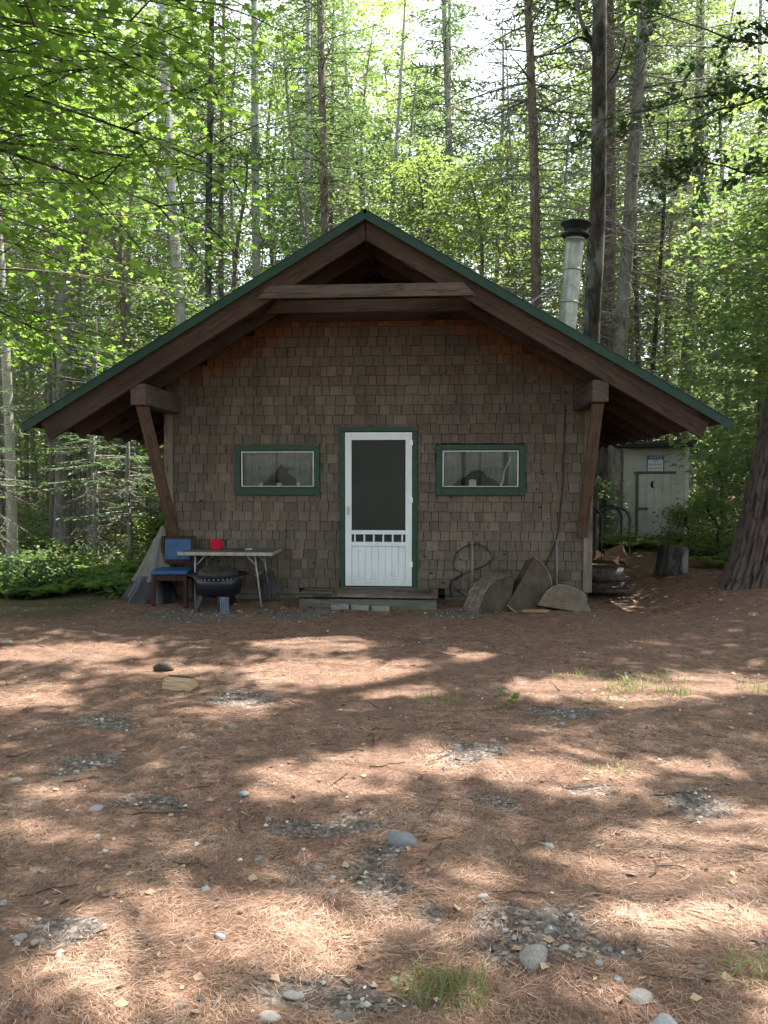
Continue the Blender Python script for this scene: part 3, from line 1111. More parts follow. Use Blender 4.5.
# roof: corrugated metal on boards
rf = MB()
ny = int((BACK + .3 - FRONT) / .019)
yy = np.linspace(FRONT - .03, BACK + .3, ny)
wv = .009 * np.sin(yy * 2 * np.pi / .076)
for sx in (-1, 1):
    xsr = np.array([0.0, RUN * .5, RUN + .05])
    P = np.stack([np.broadcast_to(sx * xsr[:, None], (3, ny)), np.broadcast_to(yy, (3, ny)), APEX + .012 - SL * xsr[:, None] + wv[None]], -1)
    ii = np.arange(3 * ny).reshape(3, ny)
    Fq = np.stack([ii[:-1, :-1], ii[1:, :-1], ii[1:, 1:], ii[:-1, 1:]], -1).reshape(-1, 4)
    rf.add(P.reshape(-1, 3), Fq if sx > 0 else Fq[:, ::-1], None, True)
roof = rf.build('roof', 'green_roof', cabin)
for sx in (-1, 1):
    th = math.atan(SL)
    dk = MB()
    n = 19
    Ls = (RUN - .02) / math.cos(th)
    for k in range(n):
        s0, s1 = Ls * k / n + .012, Ls * (k + 1) / n - .003
        for dz0, dz1 in ((-.028, -.005),):
            a = np.array([s0 * math.cos(th), -s0 * math.sin(th)])
            b = np.array([s1 * math.cos(th), -s1 * math.sin(th)])
            q = [(sx * a[0], y_, APEX + a[1] + d_) for y_ in (FRONT + .0, BACK + .27) for d_ in (dz0 - .02, dz1 - .005)] + [(sx * b[0], y_, APEX + b[1] + d_) for y_ in (FRONT + .0, BACK + .27) for d_ in (dz0 - .02, dz1 - .005)]
            dk.add(q, [(0, 1, 3, 2), (4, 6, 7, 5), (0, 4, 5, 1), (2, 3, 7, 6), (0, 2, 6, 4), (1, 5, 7, 3)], random.random())
    dk.build('roof_deck', 'deck', cabin)
    # green edge flashing along the front gable
    fl = MB()
    a, b = np.array([0, FRONT - .052, APEX - .022]), np.array([sx * (RUN + .06), FRONT - .052, APEX - .022 - SL * (RUN + .06)])
    fl.bar(a, b, .018, .092)
    fl.bar(a + np.array([0, .04, .058]), b + np.array([0, .04, .058]), .11, .012)
    fl.build('roof_edge', 'green_edge', roof, .003)
# ridge cap
MB().prism([(-.13, APEX - .055), (-.13, APEX - .04), (0, APEX + .045), (.13, APEX - .04), (.13, APEX - .055), (0, APEX + .03)], FRONT - .065, BACK + .3).build('ridge_cap', 'green', roof)


def rafter(sx, y, t=.045, end=3.93, depth=RAF, mt='rafter'):
    e = .11
    z = lambda x: APEX - .055 - SL * x
    poly = [(.012, z(.012)), (end, z(end)), (end - .11, z(end) - depth * .93), (.012, z(.012) - depth)]
    poly = [(sx * x, zz) for x, zz in poly]
    mb = MB().prism(poly, y - t / 2, y + t / 2)
    # lengthwise grain on the slope: rotate the mesh so that local x runs along the rafter
    V = mb.v[0]
    ang = math.atan(SL) * sx
    ca, sa = math.cos(ang), math.sin(ang)
    W = V.copy()
    W[:, 0], W[:, 2] = V[:, 0] * ca - V[:, 2] * sa, V[:, 0] * sa + V[:, 2] * ca
    mb.v[0] = W
    o = mb.build('rafter', mt, cabin, .005)
    o.rotation_euler = (0, ang, 0)
    return o


ry = [FRONT + .04, -.66, .125] + [.125 + .61 * k for k in range(1, 12)]
for sx in (-1, 1):
    for k, y in enumerate(ry):
        rafter(sx, y, .055 if k == 0 else .045, 3.88 if k == 0 else 3.80)
MB().box((0, 2.9, APEX - .19), (.02, 8.3, .2)).build('ridge_board', 'deck', cabin)
# tie beams across the gable
for y, z, hw in ((FRONT + .04 - .052, 3.735, 1.235), (-.66 - .05, 3.70, 1.27)):
    zb, zt = z - .066, z + .066
    p = [(-hw, zb), (hw, zb), (hw - .13, zt), (-hw + .13, zt)]
    MB().prism(p, y - .022, y + .022).build('tie_beam', 'beam_x', cabin, .006)
# header over the shingles
MB().box((0, -.028, ZTOP - .06), (2.5, .05, .13)).build('header_beam', 'rafter', cabin, .005)
# boarded back of the open gable loft
MB().prism([(-1.5, ZTOP - .1), (1.5, ZTOP - .1), (0, und(0) - .1)], 1.05, 1.08).build('loft_boarding', 'deck', cabin)
# bracket beams and braces
for sx, bx in ((-1, -2.70), (1, 2.66)):
    MB().box((bx, (FRONT - .0 + .12) / 2 + .02, 2.585), (.185, abs(FRONT) + .1, .25)).build('bracket_beam', 'beam_y', cabin, .012)
    a, b = np.array([bx, -1.14, 2.47]), np.array([bx + (.03 if sx > 0 else -.0), -.075, .86])
    o = MB().bar((0, 0, -np.linalg.norm(b - a) / 2), (0, 0, np.linalg.norm(b - a) / 2), .13, .085, (0, 1, 0)).build('brace', 'brace', cabin, .006)
    o.location = (a + b) / 2
    o.rotation_mode = 'QUATERNION'
    o.rotation_quaternion = Vector(a - b).to_track_quat('Z', 'Y')

# ---- door
x0, x1, z0, z1 = DOOR
cs = MB()
cs.box((x0 - CAS / 2, -.028, (z0 + z1) / 2 - .02), (CAS, .045, z1 - z0 + .04))
cs.box((x1 + CAS / 2, -.028, (z0 + z1) / 2 - .02), (CAS, .045, z1 - z0 + .04))
cs.box(((x0 + x1) / 2, -.029, z1 + CAS / 2 + .001), (x1 - x0 + 2 * CAS + .02, .05, CAS))
cs.build('door_casing', 'green', cabin, .003)
door = MB()
DW = x1 - x0 - .016
dx = (x0 + x1) / 2
st = .085
yD = -.03
door.box((dx - DW / 2 + st / 2, yD, (z0 + z1) / 2), (st, .034, z1 - z0 - .02))
door.box((dx + DW / 2 - st / 2, yD, (z0 + z1) / 2), (st, .034, z1 - z0 - .02))
iw = DW - 2 * st
for za, zb in ((z1 - .01 - .10, z1 - .01), (.855, .91), (.70, .755), (z0 + .01, z0 + .10)):
    door.box((dx, yD + .001, (za + zb) / 2), (iw + .002, .032, zb - za))
d_o = door.build('screen_door', 'white', cabin, .003)
MB().box((dx, yD + .004, (.91 + z1 - .11) / 2), (iw, .004, z1 - .11 - .91)).build('screen', 'screen', d_o)
MB().box((dx, yD + .012, .805), (iw, .004, .10)).build('screen', 'screen', d_o)
for k in range(6):
    xk = dx - iw / 2 + iw * (k + .35) / 5.7
    MB().tubes(np.array([[xk, yD - .004, .752], [xk, yD - .004, .78], [xk, yD - .004, .83], [xk, yD - .004, .858]]), np.array([.009, .012, .012, .009]), 8).build('spindle', 'white', d_o)
pn = MB()
npk = 8
for k in range(npk):
    pn.box((dx - iw / 2 + iw * (k + .5) / npk, yD + .006, .48), (iw / npk - .004, .012, .44))
pn.box((dx, yD + .014, .48), (iw, .006, .44))
pn.build('bead_panel', 'white', d_o, .0015)
MB().box((dx - DW / 2 + .042, yD - .021, 1.17), (.022, .012, .11)).bar((dx - DW / 2 + .042, yD - .045, 1.215), (dx - DW / 2 + .042, yD - .045, 1.125), .012, .012, (0, 1, 0)).build('handle', 'steel', d_o, .003)
for zh in (.46, 1.31, 2.06):
    MB().box((dx + DW / 2 - .012, yD - .022, zh), (.045, .012, .07)).build('hinge', 'white_old', d_o, .003)
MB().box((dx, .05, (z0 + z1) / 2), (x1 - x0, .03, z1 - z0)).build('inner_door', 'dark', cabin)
MB().box((dx, -.02, z0 - .025), (x1 - x0 + .1, .1, .04)).build('door_sill', 'plank_x', cabin, .004)

# ---- windows
for wi, (c, h, za, zb) in enumerate(WINS):
    fw = .072
    f = MB()
    f.box((c - h + fw / 2, -.03, (za + zb) / 2), (fw, .05, zb - za))
    f.box((c + h - fw / 2, -.03, (za + zb) / 2), (fw, .05, zb - za))
    f.box((c, -.031, zb - fw / 2), (2 * h - 2 * fw - .001, .052, fw))
    f.box((c, -.031, za + .05), (2 * h - 2 * fw - .001, .052, .10))
    win = f.build('window', 'green', cabin, .004)
    MB().box((c, -.064, za + .104), (2 * h - 2 * fw + .06, .024, .018)).build('sill', 'green', win, .003)
    ix0, ix1, iz0, iz1 = c - h + fw, c + h - fw, za + .10, zb - fw
    sw = .013
    s_ = MB()
    s_.box((ix0 + sw / 2 + .01, -.018, (iz0 + iz1) / 2), (sw, .02, iz1 - iz0))
    s_.box((ix1 - sw / 2 - .01, -.018, (iz0 + iz1) / 2), (sw, .02, iz1 - iz0))
    s_.box((c, -.018, iz0 + sw / 2 + .006), (ix1 - ix0 - 2 * sw - .022, .019, sw))
    s_.box((c, -.018, iz1 - sw / 2 - .006), (ix1 - ix0 - 2 * sw - .022, .019, sw))
    s_.build('sash', 'white_old', win, .002)
    MB().box((c, -.013, (iz0 + iz1) / 2), (ix1 - ix0 - .04, .004, iz1 - iz0 - .03)).build('pane', 'glass', win)
    MB().box((c, .085, iz0 - .012), (ix1 - ix0 + .05, .16, .02)).build('inner_sill', 'plank_x', win)

cabin_m = Matrix.Translation((CXc, CY, 0)) @ Matrix.Rotation(R(-4), 4, 'Z')


def cw(x, y, z=0.0):
    return cabin_m @ Vector((x, y, z))


CROT = R(-4.0)

# ---- curtains and the things on the sills (inside, behind the glass)
for wi, (c, h, za, zb) in enumerate(WINS):
    ix0, ix1, iz0, iz1 = c - h + .06, c + h - .06, za + .09, zb - .05
    org = cw(c, .075, iz0)
    nx, nz = 90, 24
    sx_ = np.linspace(ix0 - c, ix1 - c, nx)
    GX, GT = np.meshgrid(sx_, np.linspace(0, 1, nz))
    ap = [(.0, .62, .62), (-.07, .52, .75)][wi]
    hemz = np.clip(ap[1] * (1 - np.abs(GX - ap[0] - .03) / (.58 * (1 + .25 * wi) * (ix1 - ix0) / 2)), -.02, 1) * (iz1 - iz0) * (.98 + .06 * np.sin(GX * 40))
    GZ = hemz + (iz1 - iz0 - hemz) * GT
    GY = .012 * np.sin(GX * 62 + 2 * np.sin(GX * 9)) + .006 * np.sin(GX * 131)
    ii = np.arange(nx * nz).reshape(nz, nx)
    mb = MB().add(np.stack([GX, GY, GZ], -1).reshape(-1, 3), np.stack([ii[:-1, :-1], ii[:-1, 1:], ii[1:, 1:], ii[1:, :-1]], -1).reshape(-1, 4), None, True)
    o = mb.build('curtain', 'curtain')
    o.location, o.rotation_euler = org, (0, 0, CROT)
    o.modifiers.new('cloth', 'SOLIDIFY').thickness = .002
    tag(o, ['grey tied-back curtain behind the window on the blue chair side of the door', 'grey tied-back curtain behind the window above the old log slabs'][wi], 'curtain', 'curtains in the cabin windows')


q_ = np.linspace(0, 1, 9)  # pale strip added for the slanting bright streak in the pane
o = MB().tubes(np.stack([1.385 + .26 + .13 * q_ + .012 * np.sin(q_ * 9), .03 + 0 * q_, WINS[1][2] + .105 + .40 * q_], -1)[None], (.02 - .013 * q_)[None], 6).build('streak_strip', 'cup')
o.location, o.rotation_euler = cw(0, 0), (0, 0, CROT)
tag(o, 'pale strip standing in for the slanting bright streak behind the window above the logs', 'cloth')


def cup(x, y, z, r, h_, label):
    o = MB().lathe([(0, 0), (r * .7, 0), (r, h_), (r * .88, h_), (r * .6, .012), (0, .012)], 16).build('cup', 'cup')
    o.location = cw(x, y, z)
    tag(o, label, 'cup', 'pale cups on the window sills')


zs_ = WINS[0][2] + .10
cup(-1.30 - .245, .045, zs_, .036, .062, 'pale cup on the table-side window sill, nearest the window corner')
cup(-1.30 + .005, .045, zs_, .04, .06, 'pale cup in the middle of the table-side window sill')
cup(-1.30 + .27, .045, zs_, .034, .066, 'pale cup on the table-side window sill, nearest the door')
o = MB().box((0, 0, .05), (.095, .05, .10)).box((0, 0, .103), (.06, .035, .012)).build('tin_box', 'cup', None, .006)
o.location = cw(1.385 - .10, .05, zs_)
tag(o, 'small pale tin standing on the sill of the window above the logs', 'tin')

# ---- stovepipe (part of the cabin, through the roof)
base = np.array([2.62, 1.35, 2.75])
top = np.array([2.80, 1.30, 5.08])
sp = MB()
pts = np.stack([base + (top - base) * t for t in np.linspace(0, 1, 12)])
sp.tubes(pts[None], np.full((1, 12), .132), 28, None, True)
for t in (.12, .42, .60, .80, .985):
    q = np.stack([base + (top - base) * (t + d) for d in (-.008, -.007, .007, .008)])
    sp.tubes(q[None], np.array([[.132, .139, .139, .132]]), 28)
pipe = sp.build('stovepipe', 'galv', cabin)
ax = unit(top - base)
capm = MB()
capm.lathe([(.0, .0), (.185, .0), (.205, .02), (.205, .035), (.15, .05), (.15, .10), (.165, .105), (.165, .15), (.215, .17), (.225, .19), (.20, .205), (.09, .235), (0, .24)], 28)
o = capm.build('cap', 'black', pipe)
o.location = top + ax * .0
o.rotation_mode = 'QUATERNION'
o.rotation_quaternion = Vector(ax).to_track_quat('Z', 'Y')
for t, tgt in ((.80, (1.62, 1.0)), (.78, (1.72, 2.6))):
    a = base + (top - base) * t
    b = np.array([tgt[0], tgt[1], up_l(tgt[0]) + .02])
    s = np.linspace(0, 1, 6)[:, None]
    MB().tubes((a + (b - a) * s)[None], np.full((1, 6), .011), 6).build('stay', 'galv', pipe)
MB().lathe([(.30, -.02), (.16, .14), (.15, .16)], 24).build('flashing', 'dark_roof', pipe).location = base + ax * .16

# ---- cable down the wall and loop of wire
def wire(name, pts, r, label, cat, mt='wire'):
    P = np.array(pts, float)
    n = len(P)
    t = np.linspace(0, 1, 8 * n)
    k = t * (n - 1)
    i = np.clip(k.astype(int), 0, n - 2)
    f = (k - i)[:, None]
    p0, p1, p2, p3 = P[np.maximum(i - 1, 0)], P[i], P[i + 1], P[np.minimum(i + 2, n - 1)]
    Q = .5 * (2 * p1 + (p2 - p0) * f + (2 * p0 - 5 * p1 + 4 * p2 - p3) * f ** 2 + (3 * p1 - p0 - 3 * p2 + p3) * f ** 3)
    o = MB().tubes(Q[None], np.full((1, len(Q)), r), 6).build(name, mt)
    o.location, o.rotation_euler = cw(0, 0), (0, 0, CROT)
    return tag(o, label, cat)


wire('cable', [(2.47, -.03, 2.55), (2.46, -.035, 2.1), (2.45, -.035, 1.6), (2.42, -.035, 1.2), (2.38, -.035, .85), (2.27, -.04, .55), (2.15, -.05, .36), (1.98, -.09, .2), (1.86, -.2, .1)], .009,
     'black cable hanging down the shingles beside the roof bracket', 'cable')
wire('wire_loop', [(1.02, -.05, .02), (1.0, -.06, .22), (1.16, -.05, .33), (1.05, -.06, .42), (1.08, -.05, .62), (1.3, -.05, .74), (1.46, -.05, .68), (1.55, -.06, .55), (1.42, -.05, .44), (1.2, -.06, .36), (1.02, -.07, .24), (1.12, -.08, .1), (1.3, -.1, .0)], .008,
     'loose loop of black wire against the shingles beside the steps', 'wire')
for x, z1_, lab in ((1.285, .78, 'thin galvanised pipe upright by the wall behind the squat log slab'), (2.375, .80, 'thin galvanised pipe upright by the wall behind the pale slab')):
    p = cw(x, -.07, 0)
    pm = MB().tubes(np.array([[0, 0, -.05], [0, 0, .4], [0, 0, z1_]])[None], .017, 14, None, True)
    pm.tubes(np.array([[0, 0, z1_ - .05], [0, 0, z1_]])[None], .0205, 14)
    o = pm.build('standpipe', 'old_pipe')
    o.location = p
    tag(o, lab, 'pipe', 'pipes by the cabin wall')

# ================================================================== DOORSTEP
p = cw(-.04, -.36, 0)
stp = empty('doorstep', (p[0], p[1], gz(p[0], p[1]) - .05), CROT, 'low grey-green wooden step with plank top at the screen door', 'step')
sb = MB()
W, Dp, Hh = 1.72, .62, .19
sb.box((0, -Dp / 2 + .015, Hh / 2 - .02), (W, .03, Hh - .04))
sb.box((-W / 2 + .015, 0.01, Hh / 2 - .021), (.03, Dp - .07, Hh - .042))
sb.box((W / 2 - .015, 0.01, Hh / 2 - .021), (.03, Dp - .07, Hh - .042))
sb.build('riser', 'step_paint', stp, .004)
tp_ = MB()
for k in range(4):
    y0 = -Dp / 2 - .02 + k * .158
    x = -W / 2 - .02
    while x < W / 2:
        L_ = random.uniform(.28, .62)
        e = min(x + L_, W / 2 + .02)
        tp_.box(((x + e) / 2, y0 + .075, Hh + random.uniform(-.006, .004)), (e - x - .005, .15, .032), None, random.random())
        x = e
tp_.build('tread', 'plank_x', stp, .004)
for k, (bx, rz_) in enumerate(((-.42, .05), (-.17, -.03), (.08, .02))):
    q = cw(bx + .05, -.36 - Dp / 2 - .09, 0)
    b_ = MB().box((0, 0, .028), (.225, .105, .072)).build('paving_brick', 'brick', None, .008)
    b_.location = (q[0], q[1], gz(q[0], q[1]))
    b_.rotation_euler = (random.uniform(-.05, .05), random.uniform(-.03, .03), CROT + rz_)
    tag(b_, ['grey brick before the step, end of the row nearest the fire pit', 'grey brick before the step, middle of the row of three', 'grey brick before the step, end of the row nearest the logs'][k], 'brick', 'grey bricks before the doorstep')

# ================================================================== TABLE, CHAIR AND THE REST BY THE WALL
def leg_tube(mb, a, b, r, n=10):
    a, b = np.array(a, float), np.array(b, float)
    return mb.tubes(np.stack([a, (a + b) / 2, b])[None], r, n, None, True)


TZ = .70
p = cw(-1.86, -.31)
tz0 = gz(p[0], p[1])
tb = empty('folding_table', (p[0], p[1], tz0), CROT, 'grey folding table with pale metal legs against the cabin wall', 'table')
MB().box((0, 0, TZ - .012), (1.20, .60, .022)).build('table_top', 'table_top', tb, .004)
ed = MB()
for sy in (-1, 1):
    ed.box((0, sy * .304, TZ - .022), (1.222, .012, .045))
    ed.box((sy * .606, 0, TZ - .0221), (.012, .594, .0448))
ed.build('edge_band', 'white_metal', tb, .003)
for sx in (-1, 1):
    for sy in (-1, 1):
        l = MB()
        xe = sx * (.40 if sx < 0 else .46)
        leg_tube(l, (sx * .37 if sx > 0 else -.40, sy * .24, TZ - .03), (xe, sy * .26, -.02), .0125)
        l.build('leg', 'white_metal', tb)
    bq = MB()
    xb = sx * .38
    leg_tube(bq, (xb, -.24, TZ - .17), (xb - sx * .13, -.24, TZ - .03), .009)
    leg_tube(bq, (xb, .24, TZ - .17), (xb - sx * .13, .24, TZ - .03), .009)
    leg_tube(bq, (xb, -.24, TZ - .3), (xb, .24, TZ - .3), .009)
    bq.build('folding_brace', 'white_metal', tb)


def on_table(x, y):
    q = tb.matrix_basis @ Vector((x, y, TZ)) if False else Matrix.Translation((p[0], p[1], tz0)) @ Matrix.Rotation(CROT, 4, 'Z') @ Vector((x, y, TZ))
    return q


mug = empty('red_mug', on_table(-.21, .06), .3, 'red enamel mug with dark handle on the folding table', 'mug')
MB().lathe([(0, .004), (.071, .004), (.076, .012), (.078, .13), (.081, .135), (.074, .136), (.071, .02), (0, .02)], 28).build('mug_body', 'red', mug)
th = np.linspace(-1.3, 1.3, 9)
MB().tubes(np.stack([.077 + .04 * np.cos(th), 0 * th, .075 + .043 * np.sin(th)], -1)[None], .009, 8).build('handle', 'black', mug)
kn = empty('hand_tool', on_table(.17, -.02), .3, 'small dark hand tool lying on the folding table', 'tool')
MB().box((-.05, 0, .012), (.13, .026, .018)).build('grip', 'black', kn, .005)
MB().prism([(.02, .006), (.12, .006), (.10, .022), (.02, .018)], -.004, .004).build('blade', 'steel', kn)

# chair
p = cw(-2.57, -.48)
ch = empty('blue_chair', (p[0], p[1], gz(p[0], p[1])), CROT + R(5), 'dark wooden chair with worn blue vinyl seat and back beside the table', 'chair')
SZ, SW = .43, .45
st_ = MB().box((0, -.01, SZ), (SW + .02, .46, .055))
st_.build('seat', 'blue_vinyl', ch, .02)
ap_ = MB()
for sx in (-1, 1):
    ap_.box((sx * (SW / 2 - .02), 0, SZ - .065), (.022, .38, .07))
ap_.box((0, -.205, SZ - .065), (SW - .085, .022, .07))
ap_.box((0, .19, SZ - .065), (SW - .085, .022, .07))
ap_.build('apron', 'red_wood', ch, .004)
for sx in (-1, 1):
    MB().bar((sx * (SW / 2 - .022), -.205, -.02), (sx * (SW / 2 - .022), -.205, SZ - .03), .042, .042, (0, 1, 0)).build('leg', 'red_wood', ch, .005)
    MB().bar((sx * (SW / 2 - .022), .25, -.02), (sx * (SW / 2 - .022), .20, SZ - .02), .038, .038, (0, 1, 0)).bar((sx * (SW / 2 - .022), .20, SZ - .02), (sx * (SW / 2 - .022), .29, .86), .038, .038, (0, 1, 0)).build('leg', 'red_wood', ch, .005)
MB().bar((-SW / 2 + .05, .285, .84), (SW / 2 - .05, .285, .84), .032, .045, (0, 0, 1)).build('back_rail', 'red_wood', ch, .004)
MB().bar((-SW / 2 + .05, .225, .52), (SW / 2 - .05, .225, .52), .032, .05, (0, 0, 1)).build('back_rail', 'red_wood', ch, .004)
o = MB().box((0, 0, 0), (SW - .10, .045, .285)).build('backrest', 'blue_vinyl', ch, .016)
o.location = (0, .247, .683)
o.rotation_euler = (R(-10), 0, 0)

# fire pit
p = cw(-1.93, -.66)
fp = empty('fire_pit', (p[0], p[1], gz(p[0], p[1]) + .03), CROT, 'round navy steel fire pit with crumpled mesh lid under the table edge', 'fire pit')
MB().lathe([(0, .14), (.22, .14), (.275, .17), (.295, .30), (.298, .40), (.29, .40), (.285, .30), (.26, .19), (0, .165)], 40).build('bowl', 'navy', fp)
MB().lathe([(.27, .398), (.37, .40), (.378, .405), (.37, .413), (.27, .412), (.27, .398)], 40).build('rim', 'black', fp)
bd = MB()
for k in range(34):
    a = 2 * math.pi * k / 34
    bd.box((.297 * math.cos(a), .297 * math.sin(a), .372), (.014, .014, .014), ((math.cos(a), -math.sin(a), 0), (math.sin(a), math.cos(a), 0), (0, 0, 1)))
bd.build('vent_band', 'steel', fp)
for a in (-2.35, -1.15, 1.2):
    c_, s_ = math.cos(a), math.sin(a)
    MB().bar((.22 * c_, .22 * s_, .20), (.32 * c_, .32 * s_, -.03), .10, .02, (c_, s_, 1)).build('leg', 'black', fp, .004)
for k in range(4):
    pass
gq = MB()
for k in range(5):
    x = .035 + k * .022
    gq.bar((x - .02, -.31, .16), (x + .012, -.40, -.015), .013, .012, (0, 1, .3))
gq.bar((.01, -.32, .15), (.13, -.32, .15), .012, .014, (0, 0, 1))
for P_ in gq.v:
    P_[:, 0] += .10
gq.build('ash_grate', 'slat_blue', fp)
lid = MB()
n1, n2 = 36, 9
A, Rr = np.meshgrid(np.linspace(0, 2 * np.pi, n1), np.linspace(.02, 1, n2))
Q = np.stack([np.cos(A) * Rr, np.sin(A) * Rr], -1)
zz = .10 * np.sqrt(np.clip(1 - Rr ** 2, 0, 1)) + (fbm(Q * 3.1 + 9, 61) - .5) * .10 * (1 - Rr ** 4) + .405 + .05 * (Q[..., 0] < -.2) * (1 - Rr)
ii = np.arange(n1 * n2).reshape(n2, n1)
lid.add(np.stack([Q[..., 0] * .27, Q[..., 1] * .27, zz], -1).reshape(-1, 3), np.stack([ii[:-1, :-1], ii[:-1, 1:], ii[1:, 1:], ii[1:, :-1]], -1).reshape(-1, 4), None, False)
lid.build('mesh_lid', 'tin', fp)

# folded camp chair leaning on the wall at the table's end
p = cw(-1.30, -.28)
fc = empty('folded_camp_chair', (p[0], p[1], gz(p[0], p[1])), CROT + .2, 'folded dark camp chair leaning by the wall at the end of the table', 'camp chair')
for k in range(5):
    MB().bar((-.10 + k * .045, -.04 + .012 * k, -.01), (-.16 + k * .035, .16, .38 + .03 * (k % 2)), .018, .022, (0, 1, 0)).build('slat', 'black', fc, .003)
MB().bar((-.14, .06, .17), (.09, .08, .17), .02, .16, (0, .5, 1)).build('sling', 'black_cloth', fc, .004)

# tarp heap at the corner
p = cw(-2.93, -.30)
tarp = empty('tarp', (p[0], p[1], gz(p[0], p[1])), CROT, 'grey canvas and black plastic tarp draped at the cabin corner', 'tarp')


def drape(rows, name, mt, seed):
    """rows: (z, centre x, centre y, half width x, half depth y) down a hanging sheet"""
    n = 64
    rr = np.array(rows, float)
    t = np.linspace(0, 1, 34)
    cc = path_at(rr[:, [1, 2, 0]], t)
    hh = path_at(np.stack([rr[:, 3], rr[:, 4], 0 * rr[:, 4]], -1), t)
    a = np.linspace(0, 2 * np.pi, n)
    fold = 1 + .16 * np.sin(a * 5 + 1.3 * seed)[None] * t[:, None] + .10 * np.sin(a * 11 + seed + t[:, None] * 2) * t[:, None]
    Xd = cc[:, 0:1] + hh[:, 0:1] * np.cos(a)[None] * fold
    Yd = cc[:, 1:2] + hh[:, 1:2] * np.sin(a)[None] * fold
    Zd = cc[:, 2:3] + .03 * np.sin(a * 3 + seed)[None] * t[:, None] * (t < .97)[:, None]
    ii = np.arange(34 * n).reshape(34, n)
    MB().add(np.stack([Xd, Yd, Zd], -1).reshape(-1, 3), np.stack([ii[:-1, :-1], ii[1:, :-1], ii[1:, 1:], ii[:-1, 1:]], -1).reshape(-1, 4), None, True).build(name, mt, tarp)


drape([(.98, .10, .2, .03, .03), (.75, .06, .14, .09, .1), (.5, .03, .08, .16, .16), (.27, .0, .04, .235, .2)], 'canvas', 'canvas', 2.0)
drape([(.34, .0, .04, .21, .18), (.2, .0, .02, .27, .22), (.06, -.02, .0, .33, .27), (-.05, -.02, .0, .36, .3)], 'plastic_sheet', 'black_cloth', 4.0)

# ================================================================== LOG SLABS AGAINST THE WALL
def log_piece(loc, rot, r, L, arc0, arc1, label, cut, group, jitter=.06, seed=0):
    """a length of split log: an arc of the round closed by the split face; axis along local y"""
    n = 26
    a = np.linspace(arc0, arc1, n)
    rr = r * (1 + jitter * (vnoise(np.stack([a * 2.2, 0 * a + seed], -1), 71) - .5) * 2)
    ring = np.stack([rr * np.cos(a), rr * np.sin(a)], -1)
    poly = [tuple(q) for q in ring]
    if abs(arc1 - arc0) < 2 * math.pi - .1 and abs(arc1 - arc0 - math.pi) > .6:
        poly.append((0.0, 0.0))
    t = empty('log_slab', loc, 0, label, 'log', group)
    t.rotation_euler = rot
    ns = 6
    bk_, ct = MB(), MB()
    ysb = np.linspace(-L / 2, L / 2, ns)
    P = np.array([[(x * (1 + .03 * math.sin(9 * y + seed)), y, z) for x, z in ring] for y in ysb])
    ii = np.arange(ns * n).reshape(ns, n)
    bk_.add(P.reshape(-1, 3), np.stack([ii[:-1, :-1], ii[:-1, 1:], ii[1:, 1:], ii[1:, :-1]], -1).reshape(-1, 4), None, True)
    bk_.build('bark', 'slab_bark', t)
    P0 = [(x * (1 + .03 * math.sin(9 * -L / 2 + seed)) * .985, -L / 2 + .004, z * .985) for x, z in poly]
    P1 = [(x * (1 + .03 * math.sin(9 * L / 2 + seed)) * .985, L / 2 - .004, z * .985) for x, z in poly]
    m_ = len(poly)
    ct.add(P0, [tuple(range(m_))])
    ct.add(P1, [tuple(range(m_ - 1, -1, -1))])
    for yy_, sgn_ in () if 'squat' in label else ((-L / 2 + .001, 1), (L / 2 - .001, -1)):
        k_ = 1 + .03 * math.sin(9 * yy_ + seed)
        wob_ = .90 + .07 * vnoise(np.stack([a * 3.0, 0 * a + seed], -1), 73)
        o_ = [(x * k_ * .99, yy_, z * .99) for x, z in ring]
        i_ = [(x * k_ * q_, yy_, z * q_) for (x, z), q_ in zip(ring, wob_)]
        ct.add(o_ + i_, [(q, q + 1, n + q + 1, n + q) for q in range(n - 1)], 1.0)
    i0 = n - 1
    if m_ == n + 1:
        for a_, b_ in ((n - 1, n), (n, 0)):
            ct.add([P0[a_], P0[b_], P1[b_], P1[a_]], [(0, 1, 2, 3)])
    else:
        ct.add([P0[n - 1], P0[0], P1[0], P1[n - 1]], [(0, 1, 2, 3)])
    ct.build('cut_face', cut, t)
    return t


LG = 'old log slabs leaning by the cabin wall'
p = cw(1.62, -.62)
log_piece((p[0], p[1], gz(p[0], p[1]) - .02), (0, 0, CROT + .5), .43, .34, R(80), R(180), 'squat dark log quarter standing next to the doorstep', 'cut_old', LG, .07, 1)
p = cw(1.86, -.56)
log_piece((p[0], p[1], gz(p[0], p[1]) + .29), (R(-16), 0, CROT + .33), .385, .24, R(-136), R(62), 'big tilted half round with pale bark rim between two slabs', 'cut_old', LG, .05, 4)
p = cw(2.36, -.74)
log_piece((p[0], p[1], gz(p[0], p[1]) - .02), (R(-14), R(7), CROT - .1), .31, .22, R(2), R(176), 'low pale half round at the end of the log row under the bracket', 'cut_pale', LG, .10, 7)
p = cw(2.1, -.98)
k_ = MB().box((0, 0, .03), (.10, .30, .035), None, .5).build('wood_offcut', 'cut_wood', None, .01)
k_.location = (p[0] - .12, p[1], gz(p[0], p[1]))
k_.rotation_euler = (0, .05, 1.5)
tag(k_, 'thin wood offcut on the ground before the tilted half round', 'offcut')

# ================================================================== FIREWOOD RACK BY THE SIDE WALL
rk_c = np.array([2.98, 10.72])
rz0 = gz(*rk_c)
rack = empty('firewood_rack', (rk_c[0], rk_c[1], rz0), R(-6), 'black tubular firewood rack with two hoops beside the cabin', 'firewood rack')


